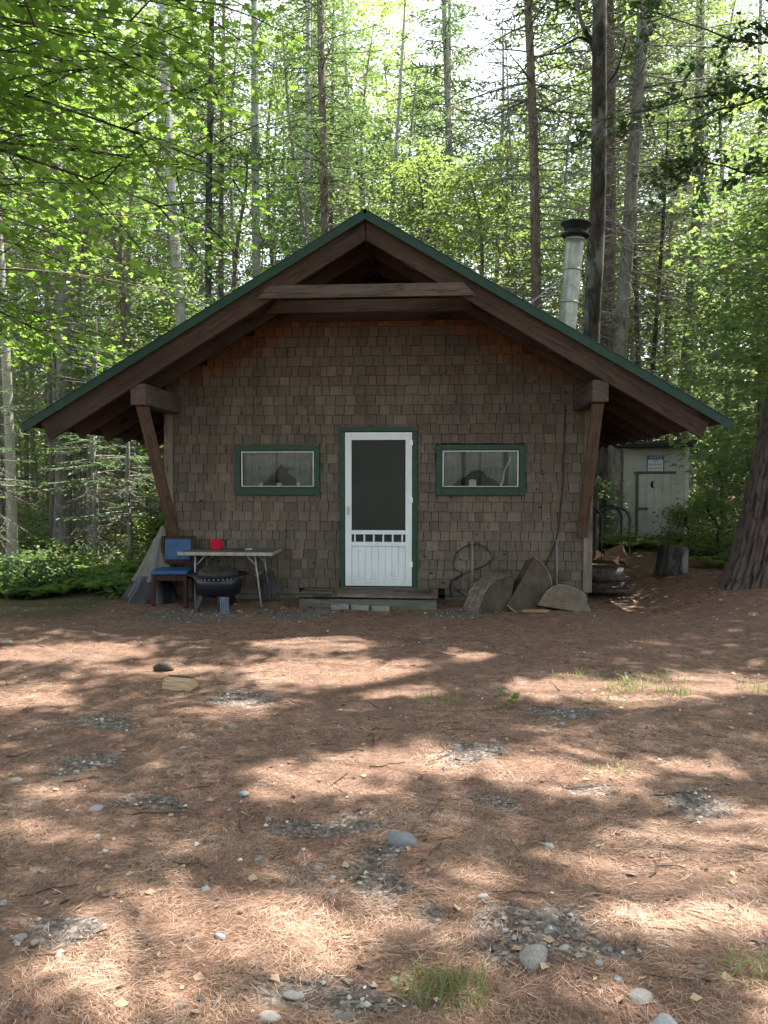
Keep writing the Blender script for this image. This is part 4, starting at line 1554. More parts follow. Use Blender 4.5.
def hoop(x0_, x1_, y):
    r_ = (x1_ - x0_) / 2
    th = np.linspace(np.pi, 0, 12)
    P = [(x0_, y, -.05), (x0_, y, .5)] + [((x0_ + x1_) / 2 + r_ * math.cos(a), y, 1.10 + .9 * r_ * math.sin(a)) for a in th] + [(x1_, y, .5), (x1_, y, -.05)]
    return MB().tubes(np.array(P)[None], .019, 10, None, True)


hoop(-.36, .015, -.24).build('hoop', 'black', rack)
hoop(.02, .385, -.24).build('hoop', 'black', rack)
hoop(-.36, .015, .30).build('hoop', 'black', rack)
hoop(.02, .385, .30).build('hoop', 'black', rack)
rl = MB()
for z_ in (.16, .46):
    for y_ in (-.24, .30):
        leg_tube(rl, (-.36, y_, z_), (.385, y_, z_), .017)
    for x_ in (-.36, .385):
        leg_tube(rl, (x_, -.24, z_), (x_, .30, z_), .017)
rl.build('rail', 'black', rack)
labs = ['pale split firewood piece on the rack, topmost of the heap', 'reddish split firewood piece on the rack below the topmost piece', 'wide split firewood piece upright at the outer end of the rack',
        'split firewood piece on the rack nearest the cabin wall', 'brown split firewood piece lying on the rack bar', 'narrow split firewood piece at the back of the rack',
        'dark round log lying under the rack', 'grey round log on the ground under the rack', 'thin grey log jutting from beneath the rack']
spec = [(-.20, -.02, .70, .50, .07, .3, 0), (-.10, .0, .62, .52, .075, -.4, 0), (.27, .12, .60, .26, .12, 1.2, 1), (-.27, .0, .58, .5, .08, .1, 0), (.04, -.04, .535, .54, .075, .5, 0), (-.12, .16, .55, .52, .08, -.3, 0)]
rm = Matrix.Translation((rk_c[0], rk_c[1], rz0)) @ Matrix.Rotation(R(-6), 4, 'Z')
for k, (x, y, z, L_, s_, rr, upright) in enumerate(spec):
    poly = [(0, s_ * .75), (-s_ * .8, -s_ * .45), (s_ * .85, -s_ * .5)]
    o = MB().prism(poly, -L_ / 2, L_ / 2, random.random()).build('split_log', 'cut_wood', None, .008)
    o.location = rm @ Vector((x, y, z))
    o.rotation_euler = (R(random.uniform(-6, 6)) + (R(88) if upright else 0), rr, R(-6) + (R(38) if not upright else 0) + random.uniform(-.5, .5))
    tag(o, labs[k], 'firewood', 'firewood on the rack')
for k, (x, y, z, L_, r_) in enumerate(((.04, -.02, .33, .64, .11), (.05, .1, .11, .70, .10), (.14, -.2, .13, .58, .05))):
    m_ = MB().tubes(np.array([(-L_ / 2, 0, 0), (0, .01, 0), (L_ / 2, 0, 0)])[None], np.array([[r_, r_ * 1.04, r_ * .96]]), 16, None, True)
    o = m_.build('round_log', 'log_bark')
    o.location = rm @ Vector((x, y, z))
    o.rotation_euler = (0, R(2), R(-6) + random.uniform(-.06, .06))
    tag(o, labs[6 + k], 'firewood', 'firewood on the rack')

# stump beyond the rack
q = gpt(673, 574)
stump = empty('chopping_stump', (q[0], q[1], gz(q[0], q[1])), .3, 'dark upright stump block standing between rack and outhouse', 'stump')
sm = MB().tubes(np.array([(-.03, 0, -.04), (-.02, 0, .12), (0, 0, .28), (.02, 0, .42)])[None], np.array([[.25, .225, .21, .205]]), 22)
V = sm.v[0]
V[:, :2] *= (1 + .14 * (vnoise(V * np.array([6, 6, .6]), 81)[:, None] - .5))
sm.build('bark', 'bark_dark', stump)
a = np.linspace(0, 2 * np.pi, 22, endpoint=False)
MB().add(np.stack([.02 + .2 * np.cos(a), .2 * np.sin(a), 0 * a + .418], -1), [tuple(range(22))]).build('cut_face', 'cut_pale', stump)
MB().add([(.03, -.213, .0), (.12, -.185, .0), (.125, -.175, .40), (.045, -.205, .40)], [(0, 1, 2, 3)]).build('lit_strip', 'board', stump)  # pale strip painted on for the sunlit right part of the stump

# split log lying in the yard and a bark lump
q = gpt(178, 690)
lg = MB().prism([(-.07, 0), (.06, -.005), (.075, .04), (.02, .095), (-.055, .075)], -.12, .12, .6).build('split_log', 'cut_pale_wood', None, .008)
lg.location = (q[0], q[1] + .05, gz(q[0], q[1]) - .005)
lg.rotation_euler = (0, 0, R(72))
lg.scale = (.85, .95, .9)
lg_bark = MB().prism([(.0765, .0), (.092, .04), (.034, .104), (.021, .097), (.0765, .041), (.062, -.004)], -.119, .119).build('bark', 'log_bark', lg)
tag(lg, 'short pale split log lying alone in the yard', 'firewood')
q = gpt(163, 671)
bl = MB()
bl.tubes(np.array([(-.1, 0, .03), (-.03, .01, .055), (.04, 0, .05), (.11, .01, .025)])[None], np.array([[.02, .05, .045, .018]]), 9, None, True)
bl.v[0] += (vnoise(bl.v[0] * 30, 85)[:, None] - .5) * .02
o = bl.build('bark_lump', 'log_bark')
o.location = (q[0], q[1], gz(q[0], q[1]) - .01)
o.scale = (.8, .8, .9)
tag(o, 'dark rotten bark lump behind the pale split log', 'bark')

# ================================================================== OUTHOUSE
oc = np.array([(656.5 - 384) / FPX * 17.4, 17.4])
og = gz(*oc)
OR = R(-25)
oh = empty('outhouse', (oc[0], oc[1], og), OR, 'narrow grey outhouse with crescent moon door in the trees', 'outhouse')
OW, OD, OH = 1.26, 1.2, 2.42
oz = at(656, 446, 17.4)[2] - og
OH = oz
wl = MB()
nb_ = 7
for k in range(nb_):
    wl.box((-OW / 2 + OW * (k + .5) / nb_, -OD / 2, .12 + (OH - .12) / 2), (OW / nb_ - .005, .024, OH - .12), None, random.random())
wl.box((0, -OD / 2 + .02, .12 + (OH - .12) / 2), (OW - .02, .012, OH - .12))
wl.build('wall', 'outhouse', oh)
for sx in (-1, 1):
    w2 = MB()
    for k in range(6):
        w2.box((sx * OW / 2, -OD / 2 + OD * (k + .5) / 6, .12 + (OH - .16) / 2), (.022, OD / 6 - .004, OH - .16))
    w2.build('wall', 'outhouse', oh)
    MB().box((sx * (OW / 2 - .03), -OD / 2 - .022, .12 + (OH - .14) / 2), (.085, .02, OH - .14)).build('corner_board', 'outhouse', oh, .003)
MB().box((0, OD / 2, OH / 2), (OW, .03, OH - .12)).build('wall', 'outhouse', oh)
MB().box((0, 0, .04), (OW + .06, OD + .1, .14)).build('base', 'gutter', oh, .01)
rr = MB().box((0, -.06, 0), (OW + .36, OD + .5, .035))
for k in range(10):
    rr.box((-OW / 2 - .16 + k * (OW + .32) / 9, -.06, .022), (.03, OD + .5, .012))
o = rr.build('roof', 'dark_roof', oh)
o.location = (0, 0, OH + .06)
o.rotation_euler = (R(6), 0, 0)
MB().box((0, -OD / 2 - .2, OH - .02), (OW + .3, .03, .09)).build('fascia', 'dark_roof', oh, .003)
dd = MB()
DWo, DHo = .66, OH - .80
for k in range(4):
    dd.box((-.0 - DWo / 2 + DWo * (k + .5) / 4 + .02, -OD / 2 - .034, .16 + DHo / 2), (DWo / 4 - .005, .022, DHo))
do = dd.build('door', 'outhouse', oh, .003)
tr = MB()
tr.box((.02 - DWo / 2 - .04, -OD / 2 - .03, .16 + DHo / 2), (.055, .036, DHo + .02))
tr.box((.02, -OD / 2 - .031, .16 + DHo + .04), (DWo + .2, .04, .05))
tr.build('door_frame', 'board', oh, .004)
MB().box((.02 - DWo / 2 + .07, -OD / 2 - .06, .16 + DHo * .44), (.26, .03, .045)).build('latch_bar', 'board', do, .004)
# crescent
t_ = np.linspace(-1.25, 1.25, 14)
out_arc = [(-.085 * math.cos(a) + .02, .085 * math.sin(a)) for a in t_]
in_arc = [(-.05 * math.cos(a) + .035, .081 * math.sin(a)) for a in t_[::-1]]
o = MB().prism(out_arc + in_arc, -.0015, .0015).build('moon_cutout', 'hole', do)
o.location = (.0, -OD / 2 - .0475, .16 + DHo * .83)
# sign on the outhouse wall
sgn = MB().box((0, 0, 0), (.35, .012, .34)).build('notice_sign', 'white_sign', None, .003)
om = Matrix.Translation((oc[0], oc[1], og)) @ Matrix.Rotation(OR, 4, 'Z')
sgn.location = om @ Vector((.03, -OD / 2 - .026, OH - .40))
sgn.rotation_euler = (0, 0, OR)
tag(sgn, 'small blue and white no smoking notice above the outhouse door', 'sign')
bb = MB()
bb.box((0, -.0072, .125), (.35, .004, .09))
bb.box((-.17, -.0072, -.045), (.022, .004, .25))
bb.box((.17, -.0072, -.045), (.022, .004, .25))
bb.build('blue_border', 'blue_sign', sgn)


def text(body, size, loc, mt, parent):
    cu = bpy.data.curves.new('lettering', 'FONT')
    cu.body = body
    cu.size = size
    cu.align_x = 'CENTER'
    cu.align_y = 'CENTER'
    cu.extrude = .001
    tmp = bpy.data.objects.new('lettering_outline', cu)
    COL.objects.link(tmp)
    bpy.context.view_layer.update()
    me_ = bpy.data.meshes.new_from_object(tmp.evaluated_get(bpy.context.evaluated_depsgraph_get()))
    bpy.data.objects.remove(tmp)
    me_.materials.clear()
    me_.materials.append(MT[mt])
    o = bpy.data.objects.new('lettering', me_)
    COL.objects.link(o)
    o.parent = parent
    o.location = loc
    o.rotation_euler = (math.pi / 2, 0, 0)
    return o


text('NOTICE', .075, (0, -.0105, .125), 'white_sign', sgn)
text('NO', .06, (0, -.0085, .045), 'sign_ink', sgn)
text('SMOKING', .062, (0, -.0085, -.03), 'sign_ink', sgn)
text('ALLOWED', .058, (0, -.0085, -.11), 'sign_ink', sgn)

# ================================================================== TREES
TAKEN = []


def px_path(pts, D, H, n=14):
    """trunk centre line at depth D through the given sight points, down to the ground and up to H"""
    W = np.array([at(a, b, D) for a, b in pts])
    W = W[np.argsort(W[:, 2])]
    z0 = gz(W[0, 0], D)
    sl = (W[-1, 0] - W[0, 0]) / max(W[-1, 2] - W[0, 2], .1)
    sl = max(-.12, min(.12, sl)) if len(pts) < 90 else sl
    lo = np.array([[W[0, 0] - sl * .7 * max(W[0, 2] - z0, 0), D, z0]])
    hi = np.array([[W[-1, 0] + sl * .6 * (H - W[-1, 2]), D, max(H, W[-1, 2] + 1)]])
    if W[0, 2] - z0 < .25:
        W = W[1:]
    A = np.concatenate([lo, W, hi])
    z = np.linspace(A[0, 2], A[-1, 2], n)
    xx = np.interp(z, A[:, 2], A[:, 0])
    for _ in range(1):
        xx[1:-1] = .25 * xx[:-2] + .5 * xx[1:-1] + .25 * xx[2:]
    P = np.stack([xx, np.full(n, D) + .12 * np.sin(z * .5), z], -1)
    P[0, 1] = D
    return P


def unique_tree(name, label, P, kind, bark, leafm, r0, group=None, carve=True, **kw):
    basep = P[0].copy()
    P = P - basep
    r = np.random.default_rng(abs(hash(label)) % 1000 if False else sum(map(ord, label)))
    dw = None
    if kind == 'conifer':
        wd, cr, dw, C = conifer(r, P, r0, **kw)
    else:
        wd, cr, C = broad(r, P, r0, **kw)
    if carve and cr.n:
        cr = cull(cr, ~in_gap(C + basep))
    TAKEN.append((basep[0], basep[1]))
    return make_tree(name, basep, wd, cr, dw, bark, leafm, 0, label, 'tree', group)


VT = 'tree trunks standing close behind the cabin'
ut = unique_tree
ut('birch_tree', 'slim white birch trunk at the edge of the ferns', px_path([(2, 330), (6, 420), (12, 545)], 15, 14), 'broad', 'bark_birch', 'leaf_mid', .085, VT, base=.5, Rmax=2.0, nb=26, leaf=.085, per=7)
ut('fir_tree', 'thick grey fir with bleached dead twigs left of the roof eave', px_path([(62, 180), (62, 400), (62, 545)], 17, 18), 'conifer', 'bark_grey', 'needle_fir', .165, VT, base=.55, Rmax=2.0, dens=1.6, dead=.16, dead_n=5, dead_len=1.3)
ut('birch_tree', 'mottled grey birch bending behind the table-side roof slope', px_path([(168, 110), (175, 250), (181, 320)], 17, 18), 'broad', 'bark_grey_birch', 'leaf_mid', .115, VT, base=.58, Rmax=2.4, nb=34, leaf=.09, per=8)
ut('spruce_tree', 'thin dark spruce trunk beside the mottled grey birch', px_path([(211, 130), (208, 300)], 19, 17), 'conifer', 'bark_dark', 'needle_fir', .09, VT, base=.58, Rmax=1.6, dens=1.5, dead=.3, dead_n=3, dead_len=.8)
ut('aspen_tree', 'thin brown pole tree paired with the dark spruce trunk', px_path([(223, 120), (221, 300)], 20.5, 16), 'broad', 'bark_brown', 'leaf_mid', .075, VT, base=.6, Rmax=1.8, nb=26, leaf=.085, per=7)
ut('aspen_tree', 'smooth straight grey trunk rising over the middle of the table-side roof slope', px_path([(254, 0), (256, 140), (257, 275)], 20, 20), 'broad', 'bark_grey_birch', 'leaf_mid', .12, VT, base=.58, Rmax=2.3, nb=34, leaf=.09, per=8)
ut('aspen_tree', 'grey trunk close against the dark bristly spruce near the ridge', px_path([(308, 0), (308, 120), (307, 240)], 21, 19), 'broad', 'bark_grey_birch', 'leaf_mid', .095, VT, base=.58, Rmax=2.0, nb=28, leaf=.09, per=7)
ut('spruce_tree', 'dark bristly spruce with dead limbs near the roof ridge', px_path([(320, 0), (323, 120), (325, 225)], 19, 19), 'conifer', 'bark_brown', 'needle_fir', .12, VT, base=.46, Rmax=1.9, dens=1.6, dead=.2, dead_n=6, dead_len=1.3)
ut('spruce_tree', 'slender spruce pole just behind the dark bristly spruce', px_path([(333, 60), (331, 220)], 22, 16), 'conifer', 'bark_brown', 'needle_fir', .07, VT, base=.55, Rmax=1.3, dens=1.4, dead=.3, dead_n=4, dead_len=.7)
ut('aspen_tree', 'thin leaning pole tree between the grey trunks near the ridge', px_path([(290, 130), (306, 240)], 20, 13), 'broad', 'bark_grey', 'leaf_bright', .05, VT, base=.6, Rmax=1.4, nb=20, leaf=.085, per=7)
ut('aspen_tree', 'slim leafy aspen rising above the ridge tip', px_path([(404, 30), (392, 210)], 24, 17), 'broad', 'bark_grey_birch', 'leaf_bright', .075, VT, base=.42, Rmax=2.0, nb=34, leaf=.1, per=9)
ut('larch_tree', 'reddish trunk with fine dead branches beyond the stovepipe-side roof slope', px_path([(527, 0), (533, 150), (537, 305)], 17, 19), 'conifer', 'bark_brown', 'needle_sere', .115, VT, base=.5, Rmax=2.3, dens=.9, dead=.2, dead_n=10, dead_len=2.1, spacing=.55)
cherry = ut('cherry_tree', 'bold dark crooked trunk right behind the stovepipe', px_path([(598, -10), (597, 60), (597, 110), (600, 200), (596, 270), (592, 330)], 13.5, 17), 'broad', 'bark_dark', 'leaf_mid', .155, VT, base=.62, Rmax=3.2, nb=34, leaf=.1, per=9)
ut('pine_tree', 'sunlit brown pine trunk hidden partly by the dark crooked trunk', px_path([(608, 120), (609, 250), (608, 345)], 18, 20), 'conifer', 'bark_brown', 'needle_pine', .17, VT, base=.6, Rmax=2.6, dens=1.2, dead=.25, dead_n=4, dead_len=1.6, spray=.13)
ut('spruce_tree', 'grey leaning spruce trunk seen above and below the eave by the rack', px_path([(643, 10), (636, 110), (632, 150), (624, 300), (614, 500)], 17, 19), 'conifer', 'bark_grey', 'needle_sere', .155, VT, base=.52, Rmax=2.4, dens=1.0, dead=.2, dead_n=9, dead_len=2.0)
ut('pine_tree', 'grey pine trunk standing over the outhouse', px_path([(699, 80), (697, 200), (690, 330), (686, 390)], 20, 19), 'conifer', 'bark_grey', 'needle_fir', .16, VT, base=.5, Rmax=2.4, dens=1.2, dead=.2, dead_n=4, dead_len=1.6)
ut('aspen_tree', 'thin sapling pole above the outhouse roof', px_path([(662, 230), (655, 360)], 18, 10), 'broad', 'bark_dark', 'leaf_bright', .045, VT, base=.45, Rmax=1.5, nb=22, leaf=.09, per=8)

for pts_, r_ in (([(597, 62), (592, 42), (583, 28), (578, 10), (574, -25)], .055), ([(592, 44), (580, 36), (566, 44), (550, 52)], .03), ([(598, 110), (604, 88), (618, 70), (626, 40)], .028)):
    W_ = np.array([at(a_, b_, 13.5 - .06 * k_) for k_, (a_, b_) in enumerate(pts_)]) - np.array(cherry.location)
    Q_ = path_at(W_, np.linspace(0, 1, 14))
    Q_[1:-1] = .5 * Q_[1:-1] + .25 * (Q_[:-2] + Q_[2:])
    MB().tubes(Q_[None], (r_ * np.linspace(1, .45, 14))[None], 8).build('limb', 'bark_dark', cherry)

# the near maple whose boughs hang into the frame
Pm = straight_path(np.random.default_rng(5), 10.5, .15)
Pm += np.array([-6.7, 7.3, gz(-6.7, 7.3)])
ut('maple_tree', 'large maple hanging bright layered boughs over the yard from outside', Pm, 'broad', 'bark_dark', 'leaf_maple', .15, 'maples at the clearing edge', base=.33, Rmax=5.0, nb=46, leaf=.115, per=24, tmpl=MAPLE, ns=15, spread=(-1.1, 1.15), rise=(.0, .5), jit=.17, flat=.28)
Pm = straight_path(np.random.default_rng(6), 9.5, .15)
Pm += np.array([-6.3, 11.8, gz(-6.3, 11.8)])
ut('maple_tree', 'mid green maple behind the large hanging boughs, before the grey fir', Pm, 'broad', 'bark_brown', 'leaf_maple', .09, 'maples at the clearing edge', base=.36, Rmax=3.4, nb=38, leaf=.11, per=17, tmpl=MAPLE, ns=11, rise=(.0, .5), jit=.15, flat=.3)

# leafy maples on the outhouse side
for k, (x, y, H, Rm, base, lab, lm) in enumerate([
        (6.75, 12.4, 7.0, 2.1, .14, 'bushy green maple beyond the big leaning pine', 'leaf_mid'),
        (8.0, 11.2, 8.5, 2.4, .12, 'tall dense maple at the frame edge behind the pine', 'leaf_mid'),
        (8.2, 14.6, 9.5, 2.5, .16, 'bright leafy maple between pine and outhouse trees', 'leaf_bright'),
        (8.9, 18.2, 7.5, 2.0, .12, 'slim leafy maple close to the outhouse corner', 'leaf_mid'),
        (9.6, 16.2, 11, 2.8, .2, 'tall pale maple deep behind the outhouse-side thicket', 'leaf_bright')]):
    Pm = straight_path(np.random.default_rng(20 + k), H, .25)
    Pm += np.array([x, y, gz(x, y)])
    ut('maple_tree', lab, Pm, 'broad', 'bark_brown', lm, .06 + .004 * H, 'maples by the outhouse', base=base, Rmax=Rm, nb=46, leaf=.125, per=12, tmpl=MAPLE, ns=10, rise=(-.05, .65), jit=.14, flat=.35)

# sunlit saplings behind the roof
for k, (x, y, H, Rm, base, lab, lm) in enumerate([
        (.7, 19.5, 9.4, 2.3, .3, 'glowing yellow-green sapling straight behind the roof ridge', 'leaf_bright'),
        (2.3, 18.6, 8.6, 2.1, .3, 'glowing yellow-green sapling between ridge and reddish trunk', 'leaf_bright'),
        (3.4, 22.0, 10.5, 2.4, .3, 'tall pale green sapling behind the reddish trunk', 'leaf_bright'),
        (-.9, 22.5, 11.5, 2.3, .3, 'tall green sapling just beside the ridge tip', 'leaf_mid'),
        (5.6, 21.0, 9.0, 2.1, .25, 'yellow-green sapling behind the dark crooked trunk', 'leaf_bright'),
        (-3.9, 20.0, 10.0, 2.3, .28, 'green sapling behind the smooth grey trunk', 'leaf_mid'),
        (-6.0, 17.5, 8.5, 2.2, .25, 'green sapling between grey fir and mottled birch', 'leaf_mid'),
        (-7.8, 20.0, 11.0, 2.4, .25, 'green sapling behind the grey fir', 'leaf_mid')]):
    Pm = straight_path(np.random.default_rng(40 + k), H, .3)
    Pm += np.array([x, y, gz(x, y)])
    ut('sapling_tree', lab, Pm, 'broad', 'bark_brown', lm, .03 + .004 * H, 'saplings behind the cabin', base=base, Rmax=Rm * 1.1, nb=46, leaf=.125, per=13, ns=10, rise=(.05, .7), jit=.16, flat=.4)

# young firs at the edge of the clearing, on the table side
for k, (x, y, H, Rm, lab) in enumerate([
        (-4.6, 13.9, 3.0, 1.1, 'sunlit young fir with bare twigs below the eave'),
        (-5.4, 14.4, 4.6, 1.3, 'young fir in half shade behind the sunlit one'),
        (-7.0, 13.6, 4.2, 1.2, 'young fir at the foot of the thick grey fir'),
        (-8.3, 12.6, 5.2, 1.5, 'dark young fir beside the white birch'),
        (-6.2, 16.2, 5.5, 1.4, 'lanky young fir deep behind the ferns')]):
    Pm = straight_path(np.random.default_rng(60 + k), H, .06)
    Pm += np.array([x, y, gz(x, y)])
    ut('young_fir', lab, Pm, 'conifer', 'bark_grey', 'needle_fir', .02 + .007 * H, 'young firs at the clearing edge', base=.34, Rmax=Rm, spacing=.3, per_whorl=5, dens=1.7, dead=.08, dead_n=6, dead_len=.9)

# ---- the big leaning pine, and unseen trees with crowns shaped to dapple the yard
big = []
for a, b in ((764, 550), (779, 480), (794, 400), (832, 200)):
    big.append(at(a, b, 9.7))
big = np.array(big)
z0 = gz(5.0, 9.7)
zb = np.linspace(z0 - .1, 17, 18)
xb = np.interp(zb, big[::-1, 2][::-1], big[:, 0]) if False else np.interp(zb, big[:, 2], big[:, 0])
sl = (big[-1, 0] - big[0, 0]) / (big[-1, 2] - big[0, 2])
xb = np.where(zb > big[-1, 2], big[-1, 0] + .55 * sl * (zb - big[-1, 2]), xb)
xb = np.where(zb < big[0, 2], big[0, 0] - 1.0 * sl * (big[0, 2] - zb), xb)
BIG = np.stack([xb, np.full(18, 9.7), zb], -1)

shade = [dict(name='pine_tree', label='massive leaning pine trunk with furrowed bark at the frame edge', path=BIG, r=.36, bark='bark_pine', leaf='needle_pine')]
for k, (x, y, H, lab) in enumerate([(9.4, 4.6, 18, 'tall maple out of frame shading the middle of the yard'), (7.6, .6, 17, 'tall maple out of frame beside the camera shading the near yard'),
                                    (10.6, 8.2, 18, 'tall maple out of frame beyond the leaning pine'), (4.6, -2.2, 17, 'tall maple behind the camera shading the near ground'),
                                    (-9.2, 3.2, 15, 'tall maple out of frame on the table side of the yard'), (12.0, 12.4, 19, 'tall maple out of frame beyond the edge maples')]):
    Pm = straight_path(np.random.default_rng(80 + k), H, .3) + np.array([x, y, gz(x, y)])
    shade.append(dict(name='maple_tree', label=lab, path=Pm, r=.2, bark='bark_grey', leaf='leaf_mid'))

rs = np.random.default_rng(11)
gxx, gyy = np.meshgrid(np.arange(-6.8, 6.8, .34), np.arange(.8, 9.6, .34))
G = np.stack([gxx.ravel(), gyy.ravel()], -1)
G = np.repeat(G, 1, 0) + rs.normal(0, .17, (G.shape[0], 2))
hC = rs.uniform(7.5, 17.0, len(G))
PC = np.concatenate([G + OFF[None] * hC[:, None], hC[:, None]], 1)
lim = 1.6 + .64 * PC[:, 1] + .5
inframe = (PC[:, 1] > 1) & (np.abs(PC[:, 0]) < .52 * PC[:, 1] + .6)
for _ in range(12):                        # lift what would hang into view, along its own sun ray
    low = inframe & (PC[:, 2] < lim)
    hC = np.where(low, hC + 1.2, hC)
    PC = np.concatenate([G + OFF[None] * hC[:, None], hC[:, None]], 1)
    lim = 1.6 + .64 * PC[:, 1] + .5
    inframe = (PC[:, 1] > 1) & (np.abs(PC[:, 0]) < .52 * PC[:, 1] + .6)
keep = ~sunny(G) & (rs.random(len(G)) < .78)
PC = PC[keep]
tp = np.array([path_at(s['path'], np.array([.7]))[0][:2] for s in shade])


def limb_paths(s, si, C):
    """limbs from a trunk to the leaf clumps C (world)"""
    P = s['path']
    z0_, H_ = P[0, 2], P[-1, 2] - P[0, 2]
    zc = C[:, 2] - z0_
    dist = np.linalg.norm(C[:, :2] - path_at(P, np.clip(zc / H_, 0, 1))[:, :2], axis=1)
    S = path_at(P, np.clip(zc - .45 * dist, 3.8 if si else 9.5, H_ * .97) / H_)
    q = np.linspace(0, 1, 8)
    BP = S[:, None] + (C - S)[:, None] * q[None, :, None]
    r_ = np.random.default_rng(50 + si)
    BP[:, :, 2] += .22 * dist[:, None] * np.sin(q * np.pi)[None] * r_.uniform(-.4, 1, len(C))[:, None]
    BP[:, 1:-1, :2] += r_.normal(0, .06, (len(C), 6, 2)) * np.sqrt(dist)[:, None, None]
    return BP, dist


LP = [limb_paths(s, si, PC) for si, s in enumerate(shade)]
bad = np.stack([in_gap(bp.reshape(-1, 3)).reshape(len(PC), -1).mean(1) for bp, _ in LP], 1)
dd_all = np.stack([d_ for _, d_ in LP], 1)
score = dd_all * np.array([1.6] + [1.0] * (len(shade) - 1))[None] + 14 * bad
own = np.argmin(score, 1)
for si, s in enumerate(shade):
    base = s['path'][0].copy()
    P = s['path'] - base
    H = P[-1, 2]
    wd, cr = MB(), MB()
    if si == 0:
        # furrowed trunk modelled in relief
        n, sd = 420, 150
        t = np.linspace(0, 1, n) ** 1.6
        Q = path_at(P, t)
        zz = Q[:, 2]
        a = np.linspace(0, 2 * np.pi, sd, endpoint=False)
        rad = .355 * (1 - .72 * t) + .10 * np.exp(-zz / .3)
        lobes = 1 + .11 * np.exp(-zz / .4)[:, None] * np.cos(a * 5 + .7)[None]
        A, Zg = np.meshgrid(a, zz)
        cyl = np.stack([np.cos(A) * 3.1, np.sin(A) * 3.1, Zg * 1.15], -1)
        w1 = fbm(cyl * 1.0, 91, 3)
        ridge = np.abs(np.sin(A * 15 + (w1 - .5) * 9 + .5 * np.sin(Zg * 2.3)))
        plates = np.abs(fbm(np.stack([np.cos(A) * 5.5, np.sin(A) * 5.5, Zg * 4.0], -1), 93, 2) - .5) * 2
        rel = .042 * (ridge ** .6 - .6) - .02 * np.clip(.25 - plates, 0, 1) / .25 + .012 * (fbm(cyl * 7, 95, 2) - .5)
        RR = rad[:, None] * lobes + rel * np.clip(1 - t * .6, .3, 1)[:, None]
        V = np.stack([Q[:, 0:1] + RR * np.cos(A), Q[:, 1:2] + RR * np.sin(A), np.broadcast_to(Zg, A.shape)], -1)
        V[0, :, 2] -= .15
        ii = np.arange(n * sd).reshape(n, sd)
        j = np.roll(np.arange(sd), -1)
        wd.add(V.reshape(-1, 3), np.stack([ii[:-1, :], ii[:-1, j], ii[1:, j], ii[1:, :]], -1).reshape(-1, 4), np.clip(.62 + rel / .06, 0, 1)[:-1].ravel(), True)
    else:
        trunk_mesh(wd, P, s['r'], .02, 12)
    C = PC[own == si] - base
    m_ = len(C)
    if m_:
        sel = own == si
        BP, dist = LP[si][0][sel] - base, dd_all[sel, si]
        okb = bad[sel, si] < .13
        q = np.linspace(0, 1, 8)
        if okb.any():
            wd.tubes(BP[okb], np.clip(.006 + .0035 * dist[okb], .006, .03)[:, None] * (1 - .8 * q), 5)
        per = 80
        li = np.repeat(np.arange(m_), per)
        Lc = C[li] + rs.normal(0, 1, (m_ * per, 3)) * np.array([.36, .36, .16])
        kp = ~in_gap(Lc + base)
        # nothing hanging into view here
        wp = Lc + base
        kp &= ~((wp[:, 1] > 1) & (np.abs(wp[:, 0]) < .51 * wp[:, 1] + .1) & (wp[:, 2] < 1.6 + .64 * wp[:, 1]))
        Lc = Lc[kp]
        M_ = len(Lc)
        la = rs.uniform(0, 2 * np.pi, M_)
        D_ = np.stack([np.cos(la), np.sin(la), rs.normal(-.2, .3, M_)], -1)
        N_ = np.stack([rs.normal(0, .4, M_), rs.normal(0, .4, M_), np.ones(M_)], -1)
        leaves(cr, Lc, D_, N_, (.135 if si else .15) * rs.uniform(.7, 1.2, M_), LEAF if si else SPRAY, rs.random(M_), 1.0 if si else 2.0)
    dw = MB()
    if si == 0:
        # low dead limbs reaching across the frame, with sparse living tufts
        for (px0, py0, px1, py1, D1, sag) in ((806, 55, 640, 128, 8.9, .1), (812, 85, 596, 122, 9.3, -.12), (800, 30, 655, 12, 8.7, .2), (808, 158, 690, 160, 9.0, .12)):
            a_ = at(px0, py0, 9.6)
            a_ = path_at(s['path'], np.array([(a_[2] - s['path'][0, 2]) / H]))[0]
            b_ = at(px1, py1, D1)
            q = np.linspace(0, 1, 9)
            L_ = a_[None] + (b_ - a_)[None] * q[:, None]
            L_[:, 2] -= sag * np.sin(q * np.pi)
            L_ += rs.normal(0, .025, L_.shape) * np.sin(q * np.pi)[:, None]
            wd.tubes((L_ - base)[None], (.022 * (1 - .8 * q))[None], 6)
            for _ in range(13):
                t_ = rs.uniform(.3, 1)
                s0 = path_at(L_, np.array([t_]))[0]
                dv = (b_ - a_) / np.linalg.norm(b_ - a_) + rs.normal(0, .55, 3) * np.array([.8, 1, .5])
                ln = rs.uniform(.25, .8)
                e_ = s0 + unit(dv) * ln
                qq = np.linspace(0, 1, 4)[:, None]
                tw = s0 + (e_ - s0) * qq
                tw[:, 2] -= .12 * ln * qq[:, 0] ** 2
                wd.tubes((tw - base)[None], .0045 * (1 - .6 * qq[:, 0])[None], 4)
                if rs.random() < .62:
                    k_ = 46
                    tt = rs.uniform(.3, 1.05, k_)
                    cc = path_at(tw, tt) - base + rs.normal(0, .055, (k_, 3))
                    dd_ = unit(e_ - s0)[None] + rs.normal(0, .6, (k_, 3))
                    nn_ = np.array([0, 0, 1.]) + rs.normal(0, .5, (k_, 3))
                    leaves(cr, cc, dd_, nn_, .085 * rs.uniform(.6, 1.2, k_), LEAF, rs.random(k_) * .6, 1.0)
    t = make_tree(s['name'], base, wd, cr, None, s['bark'], s['leaf'], 0, s['label'], 'tree', 'trees shading the yard' if si else None)
    TAKEN.append((base[0], base[1]))

